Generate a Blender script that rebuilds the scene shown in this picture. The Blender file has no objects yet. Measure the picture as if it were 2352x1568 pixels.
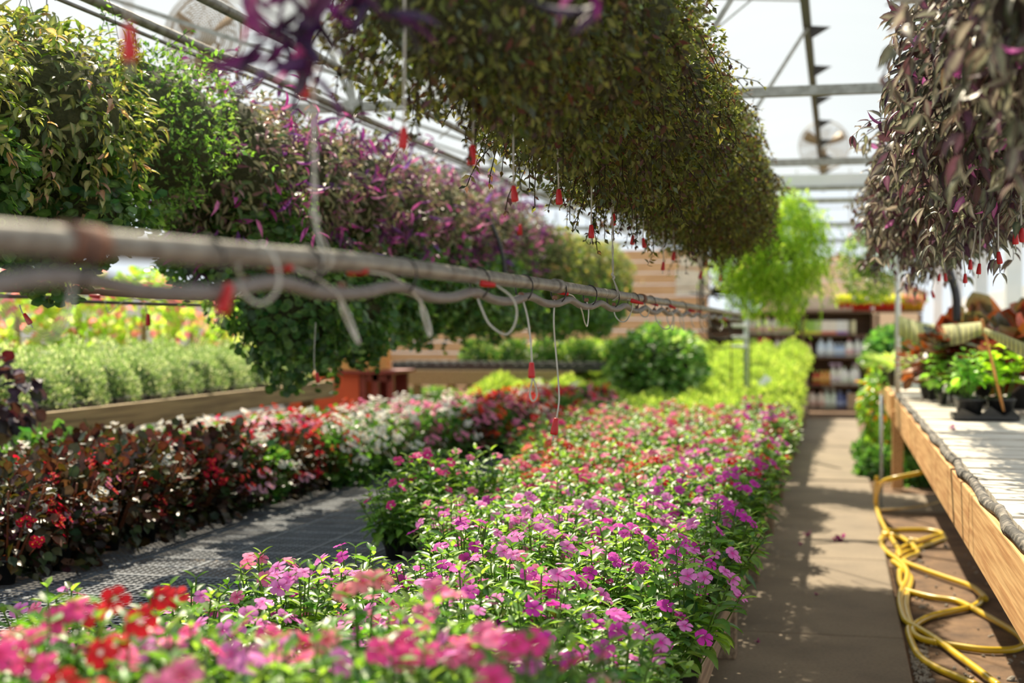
import bpy, math, random
import numpy as np
from mathutils import Vector, Matrix
random.seed(7)
rng = np.random.default_rng(7)
S = bpy.context.scene
COL = S.collection
H0 = 1.3                      # eye height
F = 2352*50/36.0
TH = math.atan(746/F)         # the view is turned this far to the side of the aisle
PI_ = math.atan(39/F)         # and tilted down by this much
PI = math.pi
# ------------------------------------------------------------ camera
cam = bpy.data.cameras.new('camera'); camo = bpy.data.objects.new('camera', cam); COL.objects.link(camo)
camo.location = (0, 0, H0); camo.rotation_euler = (PI/2-PI_, 0, TH)
cam.lens = 50; cam.sensor_width = 36; cam.clip_start = .05; cam.clip_end = 300
cam.dof.use_dof = True; cam.dof.focus_distance = 4.0; cam.dof.aperture_fstop = 2.4
S.camera = camo
RM = camo.rotation_euler.to_matrix()
def ray(u, v):
    return RM @ Vector(((u-1176)/F, -(v-784)/F, -1))
def W(u, v, D):
    return Vector((0, 0, H0)) + ray(u, v)*D
def WX(u, v, X):
    r = ray(u, v); return Vector((0, 0, H0)) + r*(X/r.x)
def WZ(u, v, z):
    r = ray(u, v); return Vector((0, 0, H0)) + r*((z-H0)/r.z)
def YD(X, D):                  # world Y of a point at X that lies D in front of the eye
    return (D + X*math.sin(TH))/math.cos(TH)
# ------------------------------------------------------------ materials
MATS = {}
def nodes(name):
    m = bpy.data.materials.new(name); m.use_nodes = True
    nt = m.node_tree; nt.nodes.clear()
    out = nt.nodes.new('ShaderNodeOutputMaterial')
    MATS[name] = m
    return m, nt, out
def mix_rgb(nt, fac, a, b):
    n = nt.nodes.new('ShaderNodeMix'); n.data_type = 'RGBA'
    for i, x in ((0, fac), (6, a), (7, b)):
        if hasattr(x, 'is_linked') or isinstance(x, bpy.types.NodeSocket): nt.links.new(x, n.inputs[i])
        else: n.inputs[i].default_value = x if i == 0 else (*x[:3], 1)
    return n.outputs[2]
def solid(name, c, rough=.6, metal=0, c2=None, scale=8, stretch=(1, 1, 1), bump=0, detail=4, coat=0, lo=.35, hi=.65, spec=.5):
    m, nt, out = nodes(name)
    b = nt.nodes.new('ShaderNodeBsdfPrincipled')
    b.inputs['Roughness'].default_value = rough; b.inputs['Metallic'].default_value = metal
    b.inputs['Specular IOR Level'].default_value = spec
    if coat: b.inputs['Coat Weight'].default_value = coat
    nt.links.new(b.outputs[0], out.inputs[0])
    if c2 is None: c2 = tuple(x*.8 for x in c[:3])
    tc = nt.nodes.new('ShaderNodeTexCoord'); mp = nt.nodes.new('ShaderNodeMapping')
    mp.inputs['Scale'].default_value = stretch
    no = nt.nodes.new('ShaderNodeTexNoise'); no.inputs['Scale'].default_value = scale; no.inputs['Detail'].default_value = detail
    nt.links.new(tc.outputs['Object'], mp.inputs[0]); nt.links.new(mp.outputs[0], no.inputs['Vector'])
    mr = nt.nodes.new('ShaderNodeMapRange'); mr.inputs[1].default_value = lo; mr.inputs[2].default_value = hi
    nt.links.new(no.outputs['Fac'], mr.inputs[0])
    nt.links.new(mix_rgb(nt, mr.outputs[0], c, c2), b.inputs['Base Color'])
    if bump:
        bp = nt.nodes.new('ShaderNodeBump'); bp.inputs['Strength'].default_value = bump; bp.inputs['Distance'].default_value = .02
        nt.links.new(no.outputs['Fac'], bp.inputs['Height']); nt.links.new(bp.outputs[0], b.inputs['Normal'])
    return m
def leafmat(name, rough=.5, trans=.4, spec=.4, tint=(1, 1, 1), gain=1.25):
    m, nt, out = nodes(name)
    at = nt.nodes.new('ShaderNodeAttribute'); at.attribute_name = 'Col'
    b = nt.nodes.new('ShaderNodeBsdfPrincipled'); b.inputs['Roughness'].default_value = rough
    b.inputs['Specular IOR Level'].default_value = spec
    t = nt.nodes.new('ShaderNodeBsdfTranslucent'); mx = nt.nodes.new('ShaderNodeMixShader'); mx.inputs[0].default_value = trans
    no = nt.nodes.new('ShaderNodeTexNoise'); no.inputs['Scale'].default_value = 60
    tc = nt.nodes.new('ShaderNodeTexCoord'); nt.links.new(tc.outputs['Object'], no.inputs['Vector'])
    mr = nt.nodes.new('ShaderNodeMapRange'); mr.inputs[1].default_value = .3; mr.inputs[2].default_value = .7; mr.inputs[3].default_value = .82; mr.inputs[4].default_value = 1.12
    nt.links.new(no.outputs['Fac'], mr.inputs[0])
    mul = nt.nodes.new('ShaderNodeVectorMath'); mul.operation = 'SCALE'
    nt.links.new(at.outputs['Color'], mul.inputs[0]); nt.links.new(mr.outputs[0], mul.inputs['Scale'])
    nt.links.new(mul.outputs[0], b.inputs['Base Color'])
    m2 = nt.nodes.new('ShaderNodeVectorMath'); m2.operation = 'MULTIPLY'; nt.links.new(mul.outputs[0], m2.inputs[0]); m2.inputs[1].default_value = [x*gain for x in tint]
    nt.links.new(m2.outputs[0], t.inputs[0])
    nt.links.new(b.outputs[0], mx.inputs[1]); nt.links.new(t.outputs[0], mx.inputs[2]); nt.links.new(mx.outputs[0], out.inputs[0])
    return m
LEAF = leafmat('leaf_glossy', .38, .42, .45, (1.25, 1.25, .5), 1.5)
LEAFM = leafmat('leaf_matte', .6, .42, .25, (1.2, 1.2, .6), 1.4)
LEAFN = leafmat('leaf_purple', .42, .35, .4, (1.05, .95, 1.0), 1.2)
LEAFR = leafmat('leaf_bronze', .4, .24, .4, (1.5, .9, .5), 1.3)
PETAL = leafmat('petal', .65, .35, .2, (1.05, .95, .95), 1.15)
def vcolmat(name, rough=.5):
    m, nt, out = nodes(name)
    at = nt.nodes.new('ShaderNodeAttribute'); at.attribute_name = 'Col'
    b = nt.nodes.new('ShaderNodeBsdfPrincipled'); b.inputs['Roughness'].default_value = rough
    nt.links.new(at.outputs['Color'], b.inputs['Base Color']); nt.links.new(b.outputs[0], out.inputs[0])
    return m
# wood with grain along local Y by default
def wood(name, c, c2, stretch=(12, .4, 12), scale=5, rough=.75):
    return solid(name, c, rough, 0, c2, scale, stretch, .12, 6, lo=.38, hi=.62)
WOODG = wood('weathered_timber', (.46, .33, .16), (.25, .17, .085))
WOODY = wood('yellow_timber', (.86, .52, .22), (.60, .29, .10))
WOODB = wood('brown_shelf_wood', (.16, .085, .045), (.10, .05, .028), (1, 9, 9))
WOODT = wood('grey_bench_timber', (.34, .26, .17), (.19, .135, .085))
WALLW = wood('tan_wall_wood', (.80, .50, .26), (.64, .36, .17), (.7, 6, 9), 3)
GALV = solid('galvanised_steel', (.42, .42, .38), .5, .55, (.28, .28, .24), 25, (1, 1, 1), .1)
PIPE = solid('worn_conduit', (.30, .285, .25), .45, .5, (.15, .13, .11), 22, (1, 1, 1), .15, lo=.42, hi=.7)
RUST = solid('rusty_iron', (.12, .06, .04), .8, 0, (.22, .10, .06), 60, bump=.2)
DARKM = solid('dark_steel', (.055, .05, .045), .5, .4)
WHITEM = solid('white_paint', (.82, .84, .84), .45, 0, (.74, .77, .78), 3)
GREYP = solid('light_grey_pole', (.55, .6, .62), .4, .2)
POLY = solid('grey_poly_hose', (.15, .13, .12), .5, 0, (.20, .18, .17), 20)
TUBE = solid('milky_tubing', (.52, .50, .44), .35, 0, (.42, .40, .34), 30)
RED = solid('red_plastic', (.56, .008, .010), .4, 0, (.42, .006, .008), 40)
BLACKP = solid('black_plastic', (.022, .022, .024), .38, 0, (.035, .035, .037), 20)
GRATE = solid('grey_plastic_grating', (.16, .19, .235), .5, 0, (.11, .13, .16), 6, bump=.1)
TIE = solid('black_cable_tie', (.03, .025, .025), .5)
HOSE = solid('yellow_hose', (.78, .52, .015), .33, 0, (.72, .48, .03), 4, coat=.2)
SOIL = solid('potting_soil', (.035, .022, .014), .95, 0, (.08, .05, .03), 120, bump=.5)
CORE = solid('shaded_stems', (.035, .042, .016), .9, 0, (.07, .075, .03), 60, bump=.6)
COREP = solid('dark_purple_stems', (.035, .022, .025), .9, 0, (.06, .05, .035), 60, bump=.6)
ORANGE = solid('orange_red_paint', (.78, .12, .035), .5, 0, (.66, .09, .03), 3)
REDW = solid('dark_red_paint', (.30, .045, .03), .5)
SHINGLE = wood('yellow_shingles', (.86, .50, .17), (.68, .33, .09), (.7, 6, 10), 3)
CREAM = solid('cream_board', (.86, .76, .60), .7)
# concrete
def concrete():
    m, nt, out = nodes('stained_concrete')
    b = nt.nodes.new('ShaderNodeBsdfPrincipled'); b.inputs['Roughness'].default_value = .85
    tc = nt.nodes.new('ShaderNodeTexCoord')
    n1 = nt.nodes.new('ShaderNodeTexNoise'); n1.inputs['Scale'].default_value = 2.2; n1.inputs['Detail'].default_value = 8
    n2 = nt.nodes.new('ShaderNodeTexNoise'); n2.inputs['Scale'].default_value = 70; n2.inputs['Detail'].default_value = 5
    for n in (n1, n2): nt.links.new(tc.outputs['Object'], n.inputs['Vector'])
    mr = nt.nodes.new('ShaderNodeMapRange'); mr.inputs[1].default_value = .35; mr.inputs[2].default_value = .74
    nt.links.new(n1.outputs['Fac'], mr.inputs[0])
    c = mix_rgb(nt, mr.outputs[0], (.285, .225, .155), (.16, .125, .088))
    mr2 = nt.nodes.new('ShaderNodeMapRange'); mr2.inputs[1].default_value = .45; mr2.inputs[2].default_value = .75; mr2.inputs[4].default_value = .45
    nt.links.new(n2.outputs['Fac'], mr2.inputs[0])
    nt.links.new(mix_rgb(nt, mr2.outputs[0], c, (.11, .08, .055)), b.inputs['Base Color'])
    bp = nt.nodes.new('ShaderNodeBump'); bp.inputs['Strength'].default_value = .35; bp.inputs['Distance'].default_value = .004
    nt.links.new(n2.outputs['Fac'], bp.inputs['Height']); nt.links.new(bp.outputs[0], b.inputs['Normal'])
    nt.links.new(b.outputs[0], out.inputs[0]); return m
CONC = concrete()
def dirt():
    m, nt, out = nodes('packed_dirt')
    b = nt.nodes.new('ShaderNodeBsdfPrincipled'); b.inputs['Roughness'].default_value = .95
    tc = nt.nodes.new('ShaderNodeTexCoord')
    n1 = nt.nodes.new('ShaderNodeTexNoise'); n1.inputs['Scale'].default_value = 5; n1.inputs['Detail'].default_value = 10; n1.inputs['Roughness'].default_value = .7
    n2 = nt.nodes.new('ShaderNodeTexVoronoi'); n2.inputs['Scale'].default_value = 130
    for n in (n1, n2): nt.links.new(tc.outputs['Object'], n.inputs['Vector'])
    mr = nt.nodes.new('ShaderNodeMapRange'); mr.inputs[1].default_value = .38; mr.inputs[2].default_value = .64
    nt.links.new(n1.outputs['Fac'], mr.inputs[0])
    c = mix_rgb(nt, mr.outputs[0], (.23, .135, .07), (.095, .055, .032))
    mr2 = nt.nodes.new('ShaderNodeMapRange'); mr2.inputs[1].default_value = .0; mr2.inputs[2].default_value = .35; mr2.inputs[3].default_value = .5; mr2.inputs[4].default_value = 0
    nt.links.new(n2.outputs['Distance'], mr2.inputs[0])
    nt.links.new(mix_rgb(nt, mr2.outputs[0], c, (.33, .21, .115)), b.inputs['Base Color'])
    bp = nt.nodes.new('ShaderNodeBump'); bp.inputs['Strength'].default_value = .7; bp.inputs['Distance'].default_value = .015
    nt.links.new(n1.outputs['Fac'], bp.inputs['Height']); nt.links.new(bp.outputs[0], b.inputs['Normal'])
    nt.links.new(b.outputs[0], out.inputs[0]); return m
DIRT = dirt()
def film():
    m, nt, out = nodes('roof_film')
    tr = nt.nodes.new('ShaderNodeBsdfTransparent'); tr.inputs[0].default_value = (.97, .98, .98, 1)
    tl = nt.nodes.new('ShaderNodeBsdfTranslucent')
    tc = nt.nodes.new('ShaderNodeTexCoord'); mp = nt.nodes.new('ShaderNodeMapping'); mp.inputs['Scale'].default_value = (.25, .8, .25)
    no = nt.nodes.new('ShaderNodeTexNoise'); no.inputs['Scale'].default_value = 1.3
    nt.links.new(tc.outputs['Object'], mp.inputs[0]); nt.links.new(mp.outputs[0], no.inputs['Vector'])
    nt.links.new(mix_rgb(nt, no.outputs['Fac'], (.20, .215, .22), (.27, .28, .28)), tl.inputs[0])
    mx = nt.nodes.new('ShaderNodeMixShader'); mx.inputs[0].default_value = .35
    nt.links.new(tr.outputs[0], mx.inputs[1]); nt.links.new(tl.outputs[0], mx.inputs[2]); nt.links.new(mx.outputs[0], out.inputs[0]); return m
FILM = film()
# ------------------------------------------------------------ geometry collector
class MB:
    def __init__(s): s.v = []; s.f = []; s.c = []; s.mi = []
    def add(s, vs, fs, c=(1, 1, 1), mi=0):
        k = len(s.v); s.v += [tuple(p) for p in vs]; s.f += [tuple(i+k for i in f) for f in fs]
        s.c += [tuple(c)]*len(vs); s.mi += [mi]*len(fs); return s
    def box(s, x0, x1, y0, y1, z0, z1, c=(1, 1, 1), mi=0):
        return s.add([(x, y, z) for x in (x0, x1) for y in (y0, y1) for z in (z0, z1)],
                     [(0, 1, 3, 2), (4, 6, 7, 5), (0, 4, 5, 1), (2, 3, 7, 6), (0, 2, 6, 4), (1, 5, 7, 3)], c, mi)
    def beam(s, a, b, w, h, c=(1, 1, 1)):       # rectangular bar between two points
        a, b = Vector(a), Vector(b); d = (b-a).normalized()
        up = Vector((0, 0, 1)) if abs(d.z) < .95 else Vector((0, 1, 0))
        x = d.cross(up).normalized()*w/2; y = x.normalized().cross(d)*h/2
        vs = [p+sx*x+sy*y for p in (a, b) for sx, sy in ((-1, -1), (1, -1), (1, 1), (-1, 1))]
        return s.add(vs, [(3, 2, 1, 0), (4, 5, 6, 7), (0, 1, 5, 4), (1, 2, 6, 5), (2, 3, 7, 6), (3, 0, 4, 7)], c)
    def tube(s, pts, r, n=8, smooth=0, c=(1, 1, 1), caps=True):
        pts = [Vector(p) for p in pts]
        if smooth and len(pts) > 2:
            q = [pts[0]*2-pts[1]]+pts+[pts[-1]*2-pts[-2]]; o = []
            for i in range(1, len(q)-2):
                for k in range(smooth):
                    t = k/smooth; a, b, cc, d = q[i-1:i+3]
                    o.append(.5*((2*b)+(cc-a)*t+(2*a-5*b+4*cc-d)*t*t+(3*b-a-3*cc+d)*t**3))
            pts = o+[pts[-1]]
        R = r if hasattr(r, '__len__') else [r]*len(pts)
        if len(R) != len(pts): R = list(np.interp(np.linspace(0, 1, len(pts)), np.linspace(0, 1, len(R)), R))
        prev = None; vs = []
        for i, p in enumerate(pts):
            d = (pts[min(i+1, len(pts)-1)]-pts[max(i-1, 0)]).normalized()
            if prev is None: x = d.orthogonal().normalized()
            else:
                x = prev-d*prev.dot(d); x = x.normalized() if x.length > 1e-6 else d.orthogonal().normalized()
            prev = x; y = d.cross(x)
            vs += [p+(x*math.cos(2*PI*k/n)+y*math.sin(2*PI*k/n))*R[i] for k in range(n)]
        fs = [(i*n+k, i*n+(k+1) % n, (i+1)*n+(k+1) % n, (i+1)*n+k) for i in range(len(pts)-1) for k in range(n)]
        if caps: fs += [tuple(range(n))[::-1], tuple((len(pts)-1)*n+k for k in range(n))]
        return s.add(vs, fs, c)
    def lathe(s, prof, n=16, c=(1, 1, 1), at=(0, 0, 0), mi=0):
        vs = [(at[0]+r*math.cos(2*PI*k/n), at[1]+r*math.sin(2*PI*k/n), at[2]+z) for r, z in prof for k in range(n)]
        fs = [(i*n+k, i*n+(k+1) % n, (i+1)*n+(k+1) % n, (i+1)*n+k) for i in range(len(prof)-1) for k in range(n)]
        fs += [tuple(range(n))[::-1], tuple((len(prof)-1)*n+k for k in range(n))]
        return s.add(vs, fs, c, mi)
    def mesh(s, name, mats, smooth=False):
        me = bpy.data.meshes.new(name); me.from_pydata(s.v, [], s.f)
        if not isinstance(mats, (list, tuple)): mats = [mats]
        for m in mats: me.materials.append(m)
        if len(mats) > 1: me.polygons.foreach_set('material_index', s.mi)
        a = me.color_attributes.new('Col', 'FLOAT_COLOR', 'POINT')
        a.data.foreach_set('color', np.array([(*c, 1) for c in s.c], dtype=np.float32).ravel())
        if smooth: me.shade_smooth()
        me.update(); return me
    def build(s, name, mats, parent=None, smooth=False, bevel=0):
        o = link(name, s.mesh(name, mats, smooth), parent)
        if bevel:
            b = o.modifiers.new('bevel', 'BEVEL'); b.width = bevel; b.segments = 2; b.limit_method = 'ANGLE'
        return o
def link(name, me, parent=None, loc=None, rz=None, sc=None):
    o = bpy.data.objects.new(name, me); COL.objects.link(o)
    if parent is not None: o.parent = parent
    if loc is not None: o.location = loc
    if rz is not None: o.rotation_euler = rz if hasattr(rz, '__len__') else (0, 0, rz)
    if sc is not None: o.scale = sc if hasattr(sc, '__len__') else (sc, sc, sc)
    return o
def tag(o, label=None, cat=None, group=None, kind=None):
    for k, v in (('label', label), ('category', cat), ('group', group), ('kind', kind)):
        if v: o[k] = v
    return o
def thing(name, label, cat, loc=(0, 0, 0), rz=0, group=None):
    return tag(link(name, None, None, loc, rz), label, cat, group)
def struct(o): o['kind'] = 'structure'; return o
def copy_tree(o, parent=None):
    c = o.copy(); COL.objects.link(c)
    if parent: c.parent = parent
    for ch in o.children: copy_tree(ch, c)
    return c
ORD = ['nearest', 'second', 'third', 'fourth', 'fifth', 'sixth', 'seventh', 'eighth', 'ninth', 'tenth', 'eleventh', 'twelfth', 'thirteenth', 'fourteenth', 'fifteenth', 'sixteenth', 'seventeenth', 'eighteenth', 'nineteenth', 'twentieth', 'twenty-first', 'twenty-second', 'twenty-third', 'twenty-fourth', 'twenty-fifth', 'twenty-sixth', 'twenty-seventh', 'twenty-eighth', 'twenty-ninth', 'thirtieth']+['thirty-%s' % q for q in ('first', 'second', 'third', 'fourth', 'fifth', 'sixth', 'seventh', 'eighth', 'ninth')]+['fortieth']+['forty-%s' % q for q in ('first', 'second', 'third', 'fourth', 'fifth', 'sixth', 'seventh', 'eighth', 'ninth')]
# ------------------------------------------------------------ leaf clouds
def norm(a): return a/np.maximum(np.linalg.norm(a, axis=-1, keepdims=True), 1e-9)
def leaf_t(w, droop=.25, cup=.06, n=3, tip=1.0):
    # blade along +Y, width w, rows of three points; stripe weight in the fourth column
    V = [(0, 0, 0, .5)]; Fs = []
    prof = {2: (.75, 1.0), 3: (.8, 1.0, .62), 4: (.6, .95, .95, .55)}[n]
    for i, q in enumerate(prof):
        y = (i+1)/(n+1); z = -droop*y*y
        V += [(-q*w/2, y, z+cup*w*3, 0), (0, y, z, 1), (q*w/2, y, z+cup*w*3, 0)]
    V.append((0, tip, -droop, .3))
    Fs += [(0, 2, 1), (0, 3, 2)]
    for i in range(n-1):
        a = 1+3*i; Fs += [(a, a+1, a+4, a+3), (a+1, a+2, a+5, a+4)]
    a = 1+3*(n-1); t = len(V)-1; Fs += [(a, a+1, t), (a+1, a+2, t)]
    return np.array(V, dtype=np.float32), Fs
T_SMALL = (np.array([(0, 0, 0, .5), (-.24, .45, .03, 0), (.24, .45, .03, 0), (0, 1, -.12, .5)], dtype=np.float32), [(0, 2, 3, 1)])
T_OVAL = leaf_t(.46, .22)
T_LONG = leaf_t(.24, .4, .12, 3)
T_WIDE = leaf_t(.85, .18, .05, 4, .97)
T_STRIPE = leaf_t(.42, .45, .08, 3)
def round_t(notch=True):
    V = [(0, 0, 0, .8), (0, .45, -.05, 1)]; n = 10
    for k in range(n):
        a = -PI/2+2*PI*(k+.5)/n
        r = .5*(1+.06*(-1)**k)
        V.append((r*math.cos(a), .47+r*math.sin(a), .06+.03*(-1)**k, 0))
    Fs = [(1, 2+k, 2+(k+1) % n) for k in range(n)]
    return np.array(V, dtype=np.float32), Fs
T_ROUND = round_t()
class Cloud:
    def __init__(s): s.V = []; s.C = []; s.loops = []; s.tot = []; s.n = 0
    def leaves(s, T, pos, d, up, size, c1, c2=None, wid=None):
        TV, TF = T; N = len(pos); k = len(TV)
        d = norm(d); side = norm(np.cross(d, up)); nn = np.cross(side, d)
        size = np.broadcast_to(np.asarray(size, dtype=float), (N,)); wid = np.ones(N) if wid is None else wid
        P = pos[:, None, :] + size[:, None, None]*(TV[None, :, 0:1]*wid[:, None, None]*side[:, None, :]+TV[None, :, 1:2]*d[:, None, :]+TV[None, :, 2:3]*nn[:, None, :])
        if c2 is None: c2 = np.minimum(c1*1.35+.01, 1)
        t = TV[None, :, 3:4]; C = c1[:, None, :]*(1-t)+c2[:, None, :]*t
        idx = np.concatenate([np.array(f) for f in TF]); tot = np.array([len(f) for f in TF])
        s.loops.append((idx[None, :]+(np.arange(N)*k)[:, None]+s.n).ravel()); s.tot.append(np.tile(tot, N))
        s.V.append(P.reshape(-1, 3)); s.C.append(C.reshape(-1, 3)); s.n += N*k; return s
    def mb(s, mb):
        s.V.append(np.array([tuple(v) for v in mb.v])); s.C.append(np.array(mb.c))
        s.loops.append(np.concatenate([np.array(f) for f in mb.f])+s.n); s.tot.append(np.array([len(f) for f in mb.f])); s.n += len(mb.v); return s
    def mesh(s, name, mats, smooth=True):
        me = bpy.data.meshes.new(name)
        V = np.concatenate(s.V).astype(np.float32); C = np.concatenate(s.C).astype(np.float32); L = np.concatenate(s.loops).astype(np.int32); T = np.concatenate(s.tot).astype(np.int32)
        me.vertices.add(len(V)); me.vertices.foreach_set('co', V.ravel())
        me.loops.add(len(L)); me.loops.foreach_set('vertex_index', L)
        me.polygons.add(len(T)); st = np.concatenate([[0], np.cumsum(T)[:-1]]).astype(np.int32)
        me.polygons.foreach_set('loop_start', st)
        try: me.polygons.foreach_set('loop_total', T)
        except Exception: pass
        me.update(calc_edges=True)
        a = me.color_attributes.new('Col', 'FLOAT_COLOR', 'POINT')
        a.data.foreach_set('color', np.concatenate([C, np.ones((len(C), 1), np.float32)], 1).ravel())
        me.materials.append(mats)
        if smooth: me.polygons.foreach_set('use_smooth', np.ones(len(T), bool))
        me.validate(); return me
def pal(N, cols, wts=None, jit=.18):
    c = np.array(cols, dtype=float); i = rng.choice(len(c), N, p=None if wts is None else np.array(wts)/sum(wts))
    return np.clip(c[i]*(1+rng.normal(0, jit, (N, 1)))+rng.normal(0, .01, (N, 3)), .004, .98)
def unit(N): return norm(rng.normal(size=(N, 3)))
def shell(N, r, lump=.12, depth=.25, seed=0, zlo=-1.0):
    """N points near the surface of an ellipsoid of radii r, with lumps; also the outward directions."""
    p = unit(N*2); p = p[p[:, 2] > zlo][:N]
    k = 3.1+seed*.3
    l = 1+lump*(np.sin(k*p[:, 0]*2+seed)+np.sin(k*p[:, 1]*2+seed*2)+np.sin(k*p[:, 2]*2.3+seed*3))/1.7
    l -= depth*rng.random(len(p))**1.6
    return p*l[:, None]*np.array(r), p
def blob(mb, r, c=(1, 1, 1), at=(0, 0, 0), n=14, seed=0, lump=.1):
    vs = []; m = n//2
    for i in range(m+1):
        a = PI*i/m
        for k in range(n):
            b = 2*PI*k/n; x, y, z = math.sin(a)*math.cos(b), math.sin(a)*math.sin(b), math.cos(a)
            q = 1+lump*math.sin(5*x+seed)+lump*math.sin(6*y+2*seed)
            vs.append((at[0]+x*r[0]*q, at[1]+y*r[1]*q, at[2]+z*r[2]*q))
    fs = [(i*n+k, (i+1)*n+k, (i+1)*n+(k+1) % n, i*n+(k+1) % n) for i in range(m) for k in range(n)]
    return mb.add(vs, fs, c)
def strands(cl, N, r, T, size, cols, c2=None, length=.22, seed=1, wts=None, down=.8, nl=8, stem=(.05, .05, .03)):
    """trailing shoots leaving an ellipsoid of radii r, with leaves along them."""
    p0, d0 = shell(N, r, .05, .1, seed)
    P, D, U = [], [], []; mb = MB()
    for i in range(N):
        L = length*(.5+rng.random()); d = d0[i]*.6+rng.normal(0, .25, 3); q = p0[i]*.92; pts = [q]
        for k in range(nl):
            d = norm(d+np.array((0, 0, -down*.25))+rng.normal(0, .12, 3)); q = q+d*L/nl; pts.append(q)
            for s_ in (0, 1):
                P.append(q); sd = norm(np.cross(d, rng.normal(size=3))); D.append(d*.5+sd+np.array((0, 0, -.15))); U.append(rng.normal(0, .4, 3)+np.array((0, 0, 1)))
        mb.tube(pts, .0016, 3, c=stem, caps=False)
    n = len(P); cl.leaves(T, np.array(P), np.array(D), np.array(U), size*(.7+.5*rng.random(n)), pal(n, cols, wts), None if c2 is None else pal(n, c2, None, .1))
    cl.mb(mb); return cl
# ------------------------------------------------------------ the setting
XE, ZB = -.38, .34            # aisle edge and top of the low bench
XR, ZR = .476, .745           # aisle edge and top of the high bench
# soil, walkway
mb = MB(); n = 60; vs = []; 
for i in range(n+1):
    for j in range(n+1):
        x = -14+28*i/n; y = -2+52*j/n; vs.append((x, y, -.03))
mb.add(vs, [(i*(n+1)+j, (i+1)*(n+1)+j, (i+1)*(n+1)+j+1, i*(n+1)+j+1) for i in range(n) for j in range(n)])
struct(mb.build('ground', DIRT))
for i in range(9):
    y0 = 2.1+i*2.0
    o = MB().box(-.75, .274, 0, 1.992, -.04, 0).build('walkway_slab', CONC, bevel=.008); o.location = (0, y0, 0); struct(o)
    o.name = 'floor' if i == 0 else 'floor.%03d' % i
o = MB().box(.274, 1.6, 0, 1.0, -.04, .0).build('floor.cross', CONC, bevel=.008); o.location = (0, YD(.6, 9.9), 0); struct(o); o.name = 'floor.020'
struct(MB().box(-4.1, -.76, 2.2, 22, -.029, -.022).build('floor.shade_sheet', solid('black_shade_sheet', (.02, .02, .022), .8)))  # added black sheet: paints the shade under the low bench, seen through the grating
# roof bays: two arched bays with the gutter at X=-2.6
def bay(xa, xb, name, ribs=True):
    mb = MB(); m = 12; ys = [-3, 4, 9, 14, 20, 26.5]; vs = []
    for y in ys:
        for i in range(m+1):
            t = i/m; vs.append((xa+(xb-xa)*t, y, 2.72+1.25*math.sin(PI*t)**.8))
    mb.add(vs, [(a*(m+1)+i, a*(m+1)+i+1, (a+1)*(m+1)+i+1, (a+1)*(m+1)+i) for a in range(len(ys)-1) for i in range(m)])
    struct(mb.build(name, FILM, smooth=True))
bay(-2.6, 2.15, 'ceiling'); bay(-7.4, -2.6, 'ceiling.001')
k_trim = [0]
def trim(mb, mat, bevel=0, smooth=False):
    k_trim[0] += 1; return struct(mb.build('trim_%d' % k_trim[0], mat, bevel=bevel, smooth=smooth))
ZT = H0+1.2
for iD, D in enumerate((7.4, 10.6, 13.9, 17.2, 20.5)):
    y = YD(-.5, D)
    trim(MB().beam((-7.4, y, ZT), (2.15, y, ZT), .045, .05), GALV)
    mb = MB()
    for x0, z0, x1, z1 in ((-2.6, ZT, -3.05, ZT+1.0), (-2.6, ZT, -2.05, ZT+.75), (-2.6, ZT, -2.75, ZT+.9), (-.85, ZT, -.2, ZT+1.02), (-2.05, ZT+.75, -.85, ZT), (-2.6, ZT+.15, -5, ZT+1.0), (-7.4, ZT+.15, -5, ZT+1)):
        if iD < 2 or x0 < -2.3: mb.beam((x0, y, z0), (x1, y, z1), .026, .024)
    trim(mb, GALV)
for x, r in ((-2.6, .019), (-2.2, .019)):
    trim(MB().tube([(x, .5, ZT-.04), (x, 24, ZT-.04)], r, 12), PIPE, smooth=True)
trim(MB().tube([(-2.57, .5, ZT-.085), (-2.57, 4, ZT-.1), (-2.57, 8, ZT-.085), (-2.57, 14, ZT-.09)], .008, 8, 6), POLY, smooth=True)
mb = MB().beam((-.22, 5, ZT+1.02), (-.22, 24, ZT+1.02), .06, .06); trim(mb, DARKM)
for i in range(8):
    y = YD(-.2, 8.9+1.6*i)
    trim(MB().add([(-.2, y, ZT+1.0), (-.05, y, ZT+.985), (-.2, y, ZT+.9), (-.2, y+.02, ZT+1.0), (-.05, y+.02, ZT+.985), (-.2, y+.02, ZT+.9)], [(0, 1, 2), (5, 4, 3), (0, 3, 4, 1), (1, 4, 5, 2), (2, 5, 3, 0)]), DARKM)
# pale gutter beam across the far part
y = YD(-.5, 12.4); trim(MB().box(-3.2, 2.1, y, y+.1, ZT+.0, ZT+.1), WHITEM); trim(MB().box(-3.2, 2.1, y-.02, y+.1, ZT-.035, ZT-.003), GALV)
# diagonal wires
mb = MB()
for a, b in (((-2.6, 9.2, 2.55), (-.3, 7.0, 3.5)), ((-2.2, 10.5, 2.6), (-.3, 8, 3.5)), ((.9, 9, 3.1), (-.22, 8.3, 3.5)), ((-.22, 9.9, 3.5), (-1.0, 9.4, 3.45)), ((-2.6, 12, 2.5), (-.3, 9, 3.5))):
    mb.tube([a, b], .006, 6)
trim(mb, GALV)
# posts: white columns of the right side, thin poles by the high bench
for D in (16.3, 20, 24, 28.5):
    y = YD(1.95, D); trim(MB().box(1.88, 2.06, y-.09, y+.09, 0, 2.75), WHITEM, .01)
# siding behind the columns
mb = MB()
for k in range(10):
    z = .1+k*.17; mb.box(2.25, 2.28, 12, 30, z, z+.145)
o = mb.build('wall_right', WHITEM); struct(o)
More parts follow.
